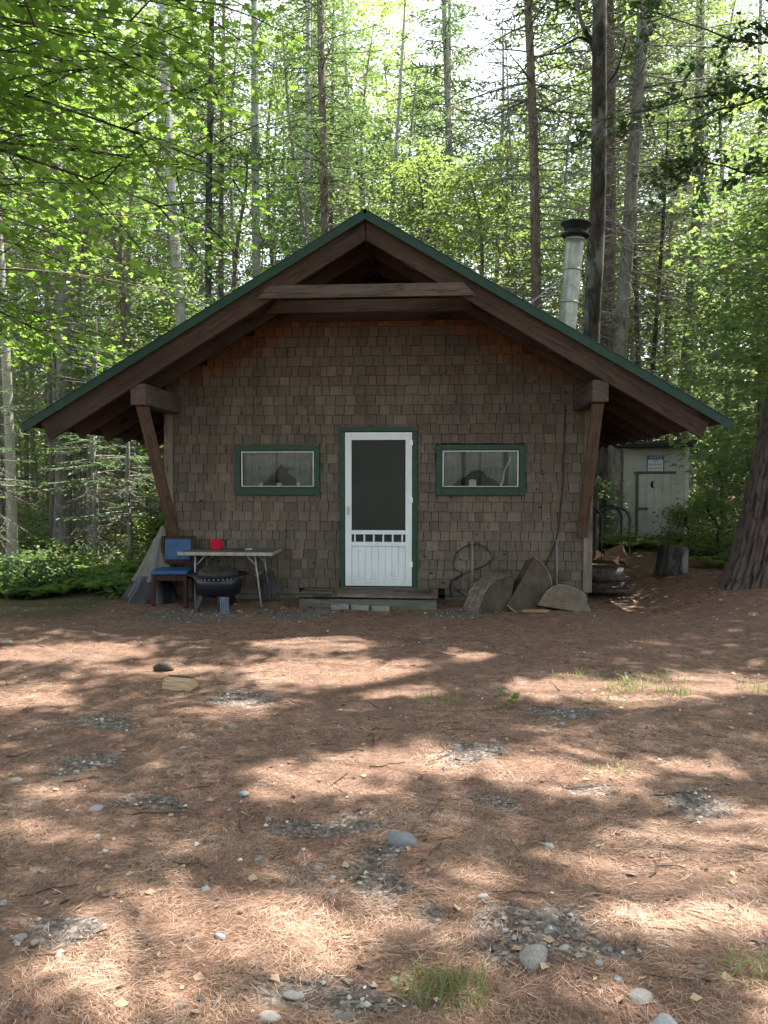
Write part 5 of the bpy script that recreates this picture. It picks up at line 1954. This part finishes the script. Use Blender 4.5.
# ---- forest fillers: a few kinds, copied
kinds = {}


def proto(kind, seed):
    r = np.random.default_rng(seed)
    if kind == 'fir':
        wd, cr, dw, _ = conifer(r, straight_path(r, 17, .12), .095, .42, 2.1, .45, 5, .12, .28, 1.5, dead=.08, dead_n=4, dead_len=1.3)
        return 'fir_tree', wd, cr, dw, 'bark_grey', 'needle_fir'
    if kind == 'spruce':
        wd, cr, dw, _ = conifer(r, straight_path(r, 15, .2), .07, .5, 1.8, .5, 5, .12, .34, 1.2, dead=.06, dead_n=6, dead_len=1.5)
        return 'spruce_tree', wd, cr, dw, 'bark_brown', 'needle_sere'
    if kind == 'youngfir':
        wd, cr, dw, _ = conifer(r, straight_path(r, 5.5, .08), .045, .16, 1.35, .3, 5, .10, .24, 1.5, dead=.06, dead_n=4, dead_len=.8)
        return 'young_fir', wd, cr, dw, 'bark_grey', 'needle_fir'
    if kind == 'aspen':
        wd, cr, _ = broad(r, straight_path(r, 17, .3), .08, .38, 2.8, 56, .14, 13, ns=10, rise=(.15, .8), flat=.5)
        return 'aspen_tree', wd, cr, None, 'bark_grey_birch', 'leaf_bright'
    if kind == 'maple':
        wd, cr, _ = broad(r, straight_path(r, 14, .3), .08, .2, 3.1, 58, .145, 13, ns=10, rise=(.05, .7), flat=.4)
        return 'maple_tree', wd, cr, None, 'bark_brown', 'leaf_mid'
    if kind == 'sapling':
        wd, cr, _ = broad(r, straight_path(r, 6.5, .25), .035, .12, 2.0, 36, .125, 12, ns=9, rise=(.05, .7), flat=.4)
        return 'sapling_tree', wd, cr, None, 'bark_brown', 'leaf_bright'
    if kind == 'pole':
        wd, cr, dw, _ = conifer(r, straight_path(r, 13, .25), .045, .72, 1.0, .5, 4, .12, .3, 1.0, dead=.05, dead_n=4, dead_len=.9)
        return 'spruce_pole', wd, cr, dw, 'bark_grey', 'needle_sere'


lab_of = {'fir': ('tall grey fir standing in the crowd of forest trunks', 'tall firs in the forest'),
          'spruce': ('sere spruce with bare lower limbs in the forest crowd', 'spruces in the forest'),
          'youngfir': ('low young fir in the forest understory', 'young firs in the understory'),
          'aspen': ('pale-barked leafy aspen in the forest crowd', 'aspens in the forest'),
          'maple': ('spreading green maple in the forest crowd', 'maples in the forest'),
          'sapling': ('leafy sapling in the forest understory', 'saplings in the understory'),
          'pole': ('thin half-dead spruce pole in the forest', 'spruce poles in the forest')}
PROT = {}
for k in lab_of:
    PROT[k] = []
    for sdd in (1, 2):
        nm, wd, cr, dw, bk_, lf = proto(k, 300 + sdd * 17 + len(k))
        PROT[k].append(make_tree(nm, (0, 0, 0), wd, cr, dw, bk_, lf, 0, lab_of[k][0], 'tree', lab_of[k][1]))
index_kids()
used = {o.name: False for v_ in PROT.values() for o in v_}


def plant(kind, x, y, sc):
    o = PROT[kind][int(rs.integers(2))]
    loc = (x, y, gz(x, y) - .05)
    rz = float(rs.uniform(0, 6.28))
    if not used[o.name]:
        used[o.name] = True
        o.location, o.rotation_euler, o.scale = loc, (0, 0, rz), (sc,) * 3
        return o
    return dup(o, loc, rz, sc)


def free(x, y, dmin):
    if -5.0 < x < 5.0 and y < 18.6:
        return False
    if y < 11.5 or (x - oc[0]) ** 2 + (y - oc[1]) ** 2 < 2.6:
        return False
    if 3.5 < x < 7.6 and y < 16.4:      # path to the outhouse
        return False
    if -7.5 < x < -4.5 and y < 12.6:
        return False
    return all((x - a) ** 2 + (y - b) ** 2 > dmin ** 2 for a, b in TAKEN)


plan = [('maple', 20, 25, 58, 1.5), ('aspen', 26, 23, 60, 1.4), ('fir', 24, 16, 48, 1.2), ('spruce', 30, 15, 46, 1.1), ('pole', 50, 14, 36, .6), ('sapling', 56, 15, 44, .9), ('youngfir', 36, 13, 42, .9)]
for kind, n_, d0, d1, dmin in plan:
    c_ = tries = 0
    while c_ < n_ and tries < 4000:
        tries += 1
        y = d0 + (d1 - d0) * rs.random() ** 1.35
        x = rs.uniform(-1, 1) * (.60 * y + 4)
        if free(x, y, dmin):
            TAKEN.append((x, y))
            plant(kind, x, y, float(rs.uniform(.8, 1.2)) * (1 + (.016 * (y - 20) if y > 20 and kind in ('maple', 'aspen', 'fir') else 0)))
            c_ += 1
for x, y, sc_, kd in ((-1.6, 30, 1.3, 'aspen'), (-4.5, 33, 1.4, 'maple'), (.2, 40, 1.6, 'maple'), (-8, 30, 1.3, 'aspen'), (-3.0, 42, 1.7, 'aspen'), (2.0, 25.5, 1.1, 'fir')):
    TAKEN.append((x, y))
    plant(kd, x, y, sc_)
# the wood goes on behind the viewer, too
for x, y, sc_, kd in ((-16, -5, 1, 'maple'), (-12, -9, 1.1, 'fir'), (-8, -8, 1, 'maple'), (-4.5, -11, 1.1, 'aspen'), (-1, -9, .95, 'maple'), (2, -13, 1.1, 'fir'), (3.5, -9.5, 1, 'maple'), (7.5, -8, 1, 'aspen'), (11, -6.5, 1, 'maple'), (15, -3, 1.1, 'fir'),
                      (-14, 0, 1, 'aspen'), (14, 2, 1, 'maple'), (-6, -15, 1.2, 'maple'), (6, -16, 1.2, 'maple'), (0, -18, 1.2, 'fir'), (12, -13, 1.2, 'aspen'), (-13, -15, 1.2, 'aspen'), (-2.5, -7.5, .8, 'sapling'), (5.5, -6.5, .9, 'sapling'), (-6, -5.5, .9, 'sapling'), (1, -6.5, .7, 'youngfir'), (9, -4, .9, 'sapling'), (-9.5, -3, .9, 'youngfir')):
    plant(kd, x, y, sc_)
for v_ in PROT.values():
    for o in v_:
        if not used[o.name]:
            plant_loc = (rs.uniform(-20, 20), 50)
            o.location = (plant_loc[0], plant_loc[1], gz(*plant_loc))

# ---- the far-off wood, one mass
fw = MB()
M_ = 60000
yy = rs.uniform(58, 84, M_)
xx = rs.uniform(-1, 1, M_) * (.62 * yy + 12)
top_ = 9 + 9 * fbm(np.stack([xx * .12, yy * .05], -1), 77)
zz = hfun(xx, yy) + top_ * rs.random(M_) ** .8
la = rs.uniform(0, 6.28, M_)
leaves(fw, np.stack([xx, yy, zz], -1), np.stack([np.cos(la), np.sin(la), rs.normal(-.2, .5, M_)], -1), np.stack([rs.normal(0, .8, M_), rs.normal(-.3, .8, M_), np.ones(M_)], -1), rs.uniform(.35, .8, M_), LEAF, rs.random(M_))
tag(fw.build('far_woods', 'leaf_mid'), 'far-off wood closing the view behind the forest', 'woods', None, 'stuff')

# ================================================================== UNDERGROWTH
def zfull(x, y):
    p_ = np.stack([x, y], -1)
    nr = sstep(13, 9, y) * sstep(9, 7, np.abs(x))
    return hfun(x, y) + nr * ((fbm(p_ * 7, 14) - .5) * .030 + (fbm(p_ * 22, 15, 2) - .5) * .012)


def in_clear(x, y):
    """yard, cabin and the worn path: no undergrowth"""
    w_ = (fbm(np.stack([x, y], -1) * .9, 55) - .5) * 1.4
    yard = (y < 10.1 + w_ * .5) & (np.abs(x) < 6.2 + w_) | (x > -3.3 + .3 * w_) & (x < 4.6 + .4 * w_) & (y < 14.5)
    yard |= (x > 3.5) & (x < 5.7 + .5 * w_) & (y < 15.2 + w_)
    yard |= (x > 3.0) & (x < 7.5) & (y < 10.6 + .6 * w_)
    yard |= (np.abs(x) < 3.1) & (y < 17.6)
    yard |= (np.abs(x - oc[0]) < .75) & (np.abs(y - oc[1]) < .8)
    return yard


ug = MB()
M_ = 230000
yy = 8.6 + 30 * rs.random(M_) ** 1.7
xx = rs.uniform(-1, 1, M_) * (.6 * yy + 3)
dens = fbm(np.stack([xx * .9, yy * .9], -1), 56)
k_ = ~in_clear(xx, yy) & (rs.random(M_) < .7 * sstep(.36, .62, dens))
xx, yy, dens = xx[k_], yy[k_], dens[k_]
zz = zfull(xx, yy) + rs.random(len(xx)) ** 1.3 * (.16 + .5 * sstep(.35, .8, dens))
la = rs.uniform(0, 6.28, len(xx))
leaves(ug, np.stack([xx, yy, zz], -1), np.stack([np.cos(la), np.sin(la), rs.normal(0, .3, len(xx))], -1), np.stack([rs.normal(0, .5, len(xx)), rs.normal(0, .5, len(xx)), np.ones(len(xx))], -1),
       rs.uniform(.05, .12, len(xx)), LEAF, np.clip(dens + rs.normal(0, .2, len(xx)), 0, 1))
tag(ug.build('undergrowth', 'leaf_mid'), 'low leafy undergrowth covering the forest floor', 'undergrowth', None, 'stuff')

# ferns: each a thing
def fern_mesh(r, n=8, L=.6):
    mb = MB()
    for k in range(n):
        a = 2 * np.pi * k / n + r.normal(0, .25)
        Lk = L * r.uniform(.7, 1.15)
        t = np.linspace(0, 1, 20)
        rr_ = Lk * (t * .95)
        z_ = Lk * (1.05 * t - .85 * t ** 2) * r.uniform(.55, .95)
        C = np.stack([rr_ * np.cos(a), rr_ * np.sin(a), z_], -1)
        mb.tubes(C[None, ::3], np.full((1, len(C[::3])), .0035), 3, .2)
        wl_ = Lk * .30 * np.sin(np.pi * np.clip(t * .9 + .08, 0, 1)) ** .8
        for sg in (-1, 1):
            D = np.stack([-sg * np.sin(a) + .45 * np.cos(a) + 0 * t, sg * np.cos(a) + .45 * np.sin(a) + 0 * t, -.1 + 0 * t], -1)
            N = np.stack([r.normal(0, .2, 20), r.normal(0, .2, 20), np.ones(20)], -1)
            leaves(mb, C[2:], D[2:], N[2:], wl_[2:], LEAF, np.clip(.5 + r.normal(0, .15, 18), 0, 1), .38)
    return mb


fpro = [fern_mesh(np.random.default_rng(500 + k)).build('fern', 'fern') for k in range(4)]
for o in fpro:
    tag(o, 'green fern arching over the forest floor at the clearing edge', 'fern', 'ferns at the clearing edge')
spots = []
for (n_, x0_, x1_, y0_, y1_) in ((70, -8.0, -3.4, 10.8, 14.0), (14, -7.2, -4.6, 10.3, 11.2), (34, 3.9, 7.3, 14.6, 17.2), (18, 5.6, 8.0, 10.8, 14.0), (10, 3.4, 4.4, 13.2, 16.5)):
    c_ = tries = 0
    while c_ < n_ and tries < 2000:
        tries += 1
        x, y = rs.uniform(x0_, x1_), rs.uniform(y0_, y1_)
        if (x - oc[0]) ** 2 + (y - oc[1]) ** 2 < 1.0 or (3.6 < x < 5.2 and y < 15.2) or (abs(x + 2.9) < .5 and y < 11):
            continue
        spots.append((x, y))
        c_ += 1
for i, (x, y) in enumerate(spots):
    o = fpro[i] if i < 4 else fpro[int(rs.integers(4))].copy()
    if i >= 4:
        COL.objects.link(o)
    o.location = (x, y, gz(x, y))
    o.rotation_euler = (0, 0, rs.uniform(0, 6.28))
    o.scale = (float(rs.uniform(.7, 1.35)),) * 3

# leafy shrubs
def shrub(label, x, y, H, Rm, lm, seed, leaf=.075, nb=26):
    r = np.random.default_rng(seed)
    wd, cr, _ = broad(r, straight_path(r, H, .12), .018, .06, Rm, nb, leaf, 9, ns=7, rise=(.2, 1.0), jit=.09, flat=.5)
    t = empty('shrub', (x, y, gz(x, y)), 0, label, 'shrub', 'shrubs along the clearing')
    wd.build('stem', 'twig', t)
    cr.build('foliage', lm, t)


for k, a_ in enumerate([('sunlit shrub before the outhouse door', 6.35, 15.9, .8, .55, 'leaf_bright'), ('green shrub at the outhouse corner', 6.95, 15.9, 1.9, .8, 'leaf_bright'),
                        ('leafy shrub behind the chopping stump', 6.2, 14.3, 1.0, .65, 'leaf_bright'), ('broad shrub between stump and leaning pine', 6.35, 12.9, 1.7, 1.0, 'leaf_mid'),
                        ('tall shrub just behind the leaning pine foot', 6.6, 11.4, 2.2, 1.0, 'leaf_dark'),
                        ('dark low shrub at the frame edge among the ferns', -6.2, 10.5, .5, .7, 'leaf_dark'), ('dark shrub beside the ferns near the tarp', -5.0, 10.9, .4, .55, 'leaf_dark'),
                        ('dark shrub at the foot of the white birch', -7.2, 10.9, .9, .8, 'leaf_dark'), ('pale sunlit shrub behind the tarp', -4.3, 14.2, .8, .6, 'leaf_bright'),
                        ('green shrub beyond the firewood rack', 4.05, 15.6, 1.4, .8, 'leaf_mid')]):
    shrub(*a_, 700 + k)

# ================================================================== THE YARD FLOOR
# stones, each a thing
import bmesh


def stone_mesh(seed, flat=.55):
    bm = bmesh.new()
    bmesh.ops.create_icosphere(bm, subdivisions=3, radius=1)
    V = np.array([v_.co[:] for v_ in bm.verts])
    d = 1 + .55 * (fbm(V * 1.1 + seed * 7.3, seed, 2) - .5) + .16 * (fbm(V * 3.2 + seed, seed + 5, 2) - .5)
    r = np.random.default_rng(seed)
    for _ in range(11):                     # broken facets
        nn = unit(r.normal(0, 1, 3))
        lim_ = r.uniform(.62, .92)
        pr = (V * d[:, None]) @ nn
        d = np.where(pr > lim_, d * lim_ / pr, d)
    V = V * d[:, None] * np.array([1.0, .72, flat])
    me_ = bpy.data.meshes.new('stone')
    bm.to_mesh(me_)
    bm.free()
    me_.vertices.foreach_set('co', V.astype(np.float32).ravel())
    for p_ in me_.polygons:
        p_.use_smooth = True
    me_.update()
    return me_


SM = [stone_mesh(k, .4 + .05 * (k % 4)) for k in range(7)]
SMB = [m_.copy() for m_ in SM]
for m_ in SM:
    m_.materials.append(MT['stone'])
for m_ in SMB:
    m_.materials.append(MT['stone_blue'])


def stone(x, y, r_, label, blue=False, group='stones scattered over the yard', sink=.25, rz=None):
    k = int(rs.integers(7))
    o = bpy.data.objects.new('stone', (SMB if blue else SM)[k])
    COL.objects.link(o)
    z_ = float(zfull(np.array([x]), np.array([y]))[0])
    o.location = (x, y, z_ + r_ * .07)
    o.rotation_euler = (rs.normal(0, .06), rs.normal(0, .06), rs.uniform(0, 6.28) if rz is None else rz)
    o.scale = (r_ * rs.uniform(.85, 1.2), r_ * rs.uniform(.8, 1.15), r_ * rs.uniform(.8, 1.15))
    tag(o, label, 'stone', group)
    return o


SPECIAL = {(404, 841): ('largest blue-grey stone in the middle of the yard', 20, True), (536, 958): ('rounded grey stone half buried beside the gravel patch', 17, False),
           (663, 1028): ('broad flat blue-grey stone at the bottom frame edge', 18, True), (642, 998): ('flat pale stone behind the bottom edge stone', 14, False),
           (292, 995): ('chunky whitish stone at the front of the gravel', 10, False), (268, 1019): ('pale rounded stone at the bottom edge beside the whitish stone', 12, False),
           (346, 1018): ('pale stone at the bottom edge between gravel and grass', 11, False), (220, 937): ('upright bluish stone in the bright needle patch', 8, True),
           (96, 810): ('blue-grey stone by itself in the shaded side of the yard', 10, True), (6, 642): ('pale stone at the forest edge of the yard', 6, False)}
for (px, py), (lab, rp, bl_) in SPECIAL.items():
    q = gpt(px, py)
    stone(q[0], q[1], .88 * rp / FPX * np.linalg.norm(q - CAM), lab, bl_, 'notable stones in the yard', .22, float(rs.normal(0, .3)))
for px, py, rp in [(599, 965, 8), (618, 981, 8), (700, 968, 6), (564, 950, 9), (549, 849, 9), (482, 897, 8), (380, 892, 6), (385, 911, 7), (427, 870, 7), (576, 860, 5), (385, 822, 7), (35, 869, 7), (154, 808, 7), (218, 847, 8),
                   (258, 861, 8), (206, 890, 9), (333, 895, 8), (306, 1006, 7), (216, 1006, 6), (34, 943, 8), (319, 869, 7), (388, 910, 6), (206, 881, 6), (244, 796, 11), (233, 726, 9), (224, 739, 5), (203, 777, 6), (16, 783, 10),
                   (305, 734, 6), (131, 793, 4), (255, 742, 4), (493, 741, 7), (572, 717, 7), (562, 725, 7), (457, 746, 7), (511, 783, 7), (415, 780, 7), (611, 797, 8), (734, 761, 5), (498, 707, 4), (20, 940, 9), (60, 955, 9), (150, 640, 3), (300, 622, 4)]:
    q = gpt(px, py)
    stone(q[0], q[1], .68 * rp / FPX * np.linalg.norm(q - CAM), 'small grey stone lying among the pine needles', rs.random() < .3)
c_ = 0
while c_ < 235:
    y = 2.2 + 7.2 * rs.random() ** 1.3
    x = rs.uniform(-1, 1) * (.52 * y + .3)
    gv = float(gravel_fun(np.array([x]), np.array([y]))[0])
    if rs.random() < .38 + .6 * gv:
        if y > 8.9 and x > -3.6:
            continue
        stone(x, y, float(rs.uniform(.007, .022)), 'small grey stone lying among the pine needles', rs.random() < .25)
        c_ += 1

# gravel
gb = MB()
M_ = 90000
yy = 2.1 + 7.6 * rs.random(M_) ** 1.25
xx = rs.uniform(-1, 1, M_) * (.53 * yy + .4)
gv = gravel_fun(xx, yy)
k_ = rs.random(M_) < np.clip(gv * .9 - .14, .045, 1) * .8
xx, yy = xx[k_], yy[k_]
M_ = len(xx)
sz = .0022 + .013 * rs.random(M_) ** 4.5
oct_ = np.array([(1, 0, 0), (.2, 1, 0), (-.9, .3, 0), (-.3, -.9, 0), (.1, .1, .75), (0, 0, -.5)])
fo_ = np.array([(0, 1, 4), (1, 2, 4), (2, 3, 4), (3, 0, 4), (1, 0, 5), (2, 1, 5), (3, 2, 5), (0, 3, 5)])
an = rs.uniform(0, 6.28, M_)
O_ = oct_[None] * rs.uniform(.6, 1.25, (M_, 6, 3))
V = np.stack([O_[..., 0] * np.cos(an)[:, None] - O_[..., 1] * np.sin(an)[:, None], O_[..., 0] * np.sin(an)[:, None] + O_[..., 1] * np.cos(an)[:, None], O_[..., 2]], -1) * sz[:, None, None]
V += np.stack([xx, yy, zfull(xx, yy) + sz * .3], -1)[:, None]
gb.add(V.reshape(-1, 3), (fo_[None] + 6 * np.arange(M_)[:, None, None]).reshape(-1, 3), np.repeat(rs.random(M_), 8))
tag(gb.build('gravel', 'gravel'), 'fine grey gravel showing through the needles in the yard', 'gravel', None, 'stuff')

# fallen needles
nm_ = MB()
M_ = 420000
yy = 2.0 * (9.4 / 2.0) ** rs.random(M_)
xx = rs.uniform(-1, 1, M_) * (.53 * yy + .5)
gv = gravel_fun(xx, yy)
p_ = np.stack([xx, yy], -1)
pile = fbm(p_ * 3.3, 14 + 60)
k_ = (rs.random(M_) < (1 - .85 * gv) * (.25 + 1.1 * sstep(.35, .65, pile))) & ~((yy > 8.8) & (np.abs(xx + .1) < 1.4))
xx, yy, pile = xx[k_], yy[k_], pile[k_]
M_ = len(xx)
flow = fbm(np.stack([xx, yy], -1) * 1.6, 88, 2) * 9
an = flow + rs.normal(0, .8, M_)
L_ = rs.uniform(.03, .075, M_)
D_ = np.stack([np.cos(an), np.sin(an), rs.normal(0, .10, M_)], -1)
N_ = np.stack([rs.normal(0, .3, M_), rs.normal(0, .3, M_), np.ones(M_)], -1)
leaves(nm_, np.stack([xx, yy, zfull(xx, yy) + .002 + rs.random(M_) * .008 * (.4 + pile)], -1), D_, N_, L_, BLADE, np.clip(.25 + .6 * pile + rs.normal(0, .2, M_), 0, 1), .0016 / .052)
tag(nm_.build('needle_litter', 'dry_needle'), 'fallen rusty pine needles matted over the yard', 'needles', None, 'stuff')

# dead leaves, bark flakes, twigs
dl = MB()
M_ = 900
yy = 2.2 * (10 / 2.2) ** rs.random(M_)
xx = rs.uniform(-1, 1, M_) * (.53 * yy + .5)
an = rs.uniform(0, 6.28, M_)
leaves(dl, np.stack([xx, yy, zfull(xx, yy) + .008], -1), np.stack([np.cos(an), np.sin(an), rs.normal(0, .2, M_)], -1), np.stack([rs.normal(0, .4, M_), rs.normal(0, .4, M_), np.ones(M_)], -1), rs.uniform(.015, .05, M_), LEAF, rs.random(M_), 1.1)
M_ = 420
xx, yy = rs.uniform(2.5, 5.0, M_), rs.uniform(9.0, 12.5, M_)
xx[:170], yy[:170] = rs.uniform(-3.4, 2.6, 170), rs.uniform(9.1, 9.9, 170)
an = rs.uniform(0, 6.28, M_)
leaves(dl, np.stack([xx, yy, zfull(xx, yy) + .01], -1), np.stack([np.cos(an), np.sin(an), rs.normal(0, .25, M_)], -1), np.stack([rs.normal(0, .4, M_), rs.normal(0, .4, M_), np.ones(M_)], -1), rs.uniform(.03, .10, M_), LEAF, rs.random(M_), .9)
tag(dl.build('leaf_litter', 'dry_leaf'), 'dry brown leaf scraps and bark flakes on the yard', 'litter', None, 'stuff')
tw = MB()
M_ = 130
yy = 2.3 * (9.2 / 2.3) ** rs.random(M_)
xx = rs.uniform(-1, 1, M_) * (.53 * yy + .4)
an = rs.uniform(0, 3.14, M_)
L_ = rs.uniform(.08, .32, M_)
q = np.linspace(-.5, .5, 5)
Px = xx[:, None] + np.cos(an)[:, None] * L_[:, None] * q + rs.normal(0, .008, (M_, 5))
Py = yy[:, None] + np.sin(an)[:, None] * L_[:, None] * q + rs.normal(0, .008, (M_, 5))
tw.tubes(np.stack([Px, Py, zfull(Px, Py) + .006], -1), np.full((M_, 1), .003) * np.linspace(1.2, .6, 5), 5)
tag(tw.build('twig_litter', 'twig'), 'small fallen twigs lying about the yard', 'twigs', None, 'stuff')

# grass tufts
def tuft(px, py, n, hgt, spread, label):
    q = gpt(px, py)
    r = np.random.default_rng(px * 7 + py)
    a = r.uniform(0, 6.28, n)
    rad = spread * np.sqrt(r.random(n))
    x, y = q[0] + rad * np.cos(a) * 1.5, q[1] + rad * np.sin(a)
    mb = MB()
    Lb = hgt * r.uniform(.5, 1.2, n)
    la = r.uniform(0, 6.28, n)
    lean = r.uniform(.15, .9, n)
    C0 = np.stack([x - q[0], y - q[1], zfull(x, y) - q[2]], -1)
    d1 = np.stack([np.cos(la) * lean, np.sin(la) * lean, np.ones(n)], -1)
    d2 = np.stack([np.cos(la) * lean * 2.6, np.sin(la) * lean * 2.6, .45 * np.ones(n)], -1)
    sx_ = np.stack([-np.sin(la), np.cos(la), 0 * la], -1) * .0022
    m1 = C0 + unit(d1) * (Lb * .55)[:, None]
    m2 = m1 + unit(d2) * (Lb * .5)[:, None]
    V = np.stack([C0 - sx_, C0 + sx_, m1 + sx_ * .8, m1 - sx_ * .8, m2 + sx_ * .15, m2 - sx_ * .15], 1)
    F_ = np.array([(0, 1, 2, 3), (3, 2, 4, 5)])[None] + 6 * np.arange(n)[:, None, None]
    mb.add(V.reshape(-1, 3), F_.reshape(-1, 4), np.repeat(np.clip(r.normal(.5, .25, n), 0, 1), 2))
    o = mb.build('grass_tuft', 'grass')
    o.location = q
    tag(o, label, 'grass tuft', 'grass tufts in the yard')


for a_ in [(445, 994, 190, .075, .105, 'widest grass tuft at the bottom of the frame'), (630, 688, 120, .10, .12, 'brightest grass tuft in the sunny strip'), (674, 694, 90, .10, .10, 'grass tuft next to the brightest one, outer side'),
           (440, 702, 70, .10, .11, 'thin grass tuft in the strip nearest the doorstep axis'), (603, 704, 45, .09, .14, 'sparse dry grass tuft before the brightest one'), (578, 680, 45, .10, .15, 'faint grass tuft behind the sparse dry one'),
           (668, 681, 50, .10, .12, 'faint grass tuft behind the pair of green tufts'), (762, 975, 70, .09, .10, 'grass tuft cut by the frame edge near the bottom'), (600, 772, 30, .07, .12, 'tiny grass tuft in the middle sun patch'),
           (757, 690, 60, .1, .1, 'small grass tuft toward the leaning pine')]:
    tuft(*a_)
q = gpt(507, 707)
sd_ = MB()
rr = np.random.default_rng(9)
an = rr.uniform(0, 6.28, 16)
leaves(sd_, np.stack([.03 * np.cos(an), .03 * np.sin(an), rr.uniform(.01, .08, 16)], -1), np.stack([np.cos(an), np.sin(an), rr.uniform(0, .6, 16)], -1), np.tile([0, 0, 1.], (16, 1)) + rr.normal(0, .2, (16, 3)), .075, LEAF, .9)
o = sd_.build('seedling', 'leaf_bright')
o.location = q
tag(o, 'small broad-leaved green seedling among the needles', 'seedling')

# ================================================================== LIGHT
sun_d = bpy.data.lights.new('sun', 'SUN')
sun_d.energy = 4.8
sun_d.angle = R(.53)
sun_d.color = (1.0, .93, .84)
sun_o = bpy.data.objects.new('sun', sun_d)
COL.objects.link(sun_o)
sun_o.rotation_euler = Vector(SUN).to_track_quat('Z', 'Y').to_euler()
w = bpy.data.worlds.new('World')
scene.world = w
w.use_nodes = True
nt = w.node_tree
sky = nt.nodes.new('ShaderNodeTexSky')
sky.sky_type = 'NISHITA'
sky.sun_disc = False
sky.sun_elevation = SUN_EL
sky.sun_rotation = SUN_AZ
sky.air_density = 1.0
sky.dust_density = 1.5
sky.ozone_density = 1.0
desat = nt.nodes.new('ShaderNodeHueSaturation')          # sky blue turned down so the shade comes out neutral
desat.inputs['Saturation'].default_value = .38
nt.links.new(sky.outputs['Color'], desat.inputs['Color'])
nt.links.new(desat.outputs['Color'], nt.nodes['Background'].inputs['Color'])
nt.nodes['Background'].inputs['Strength'].default_value = .15

vs = scene.view_settings
vs.view_transform = 'Standard'
vs.look = 'None'
vs.gamma = 1
vs.exposure = 2.12
vs.use_curve_mapping = False
cy = scene.cycles
cy.max_bounces = 8
cy.diffuse_bounces = 6
cy.glossy_bounces = 2
cy.transmission_bounces = 6
cy.transparent_max_bounces = 8
cy.sample_clamp_indirect = 6
cy.caustics_reflective = False
cy.caustics_refractive = False
cy.use_denoising = True
cy.use_adaptive_sampling = True
cy.adaptive_threshold = .015
scene.render.engine = 'CYCLES'
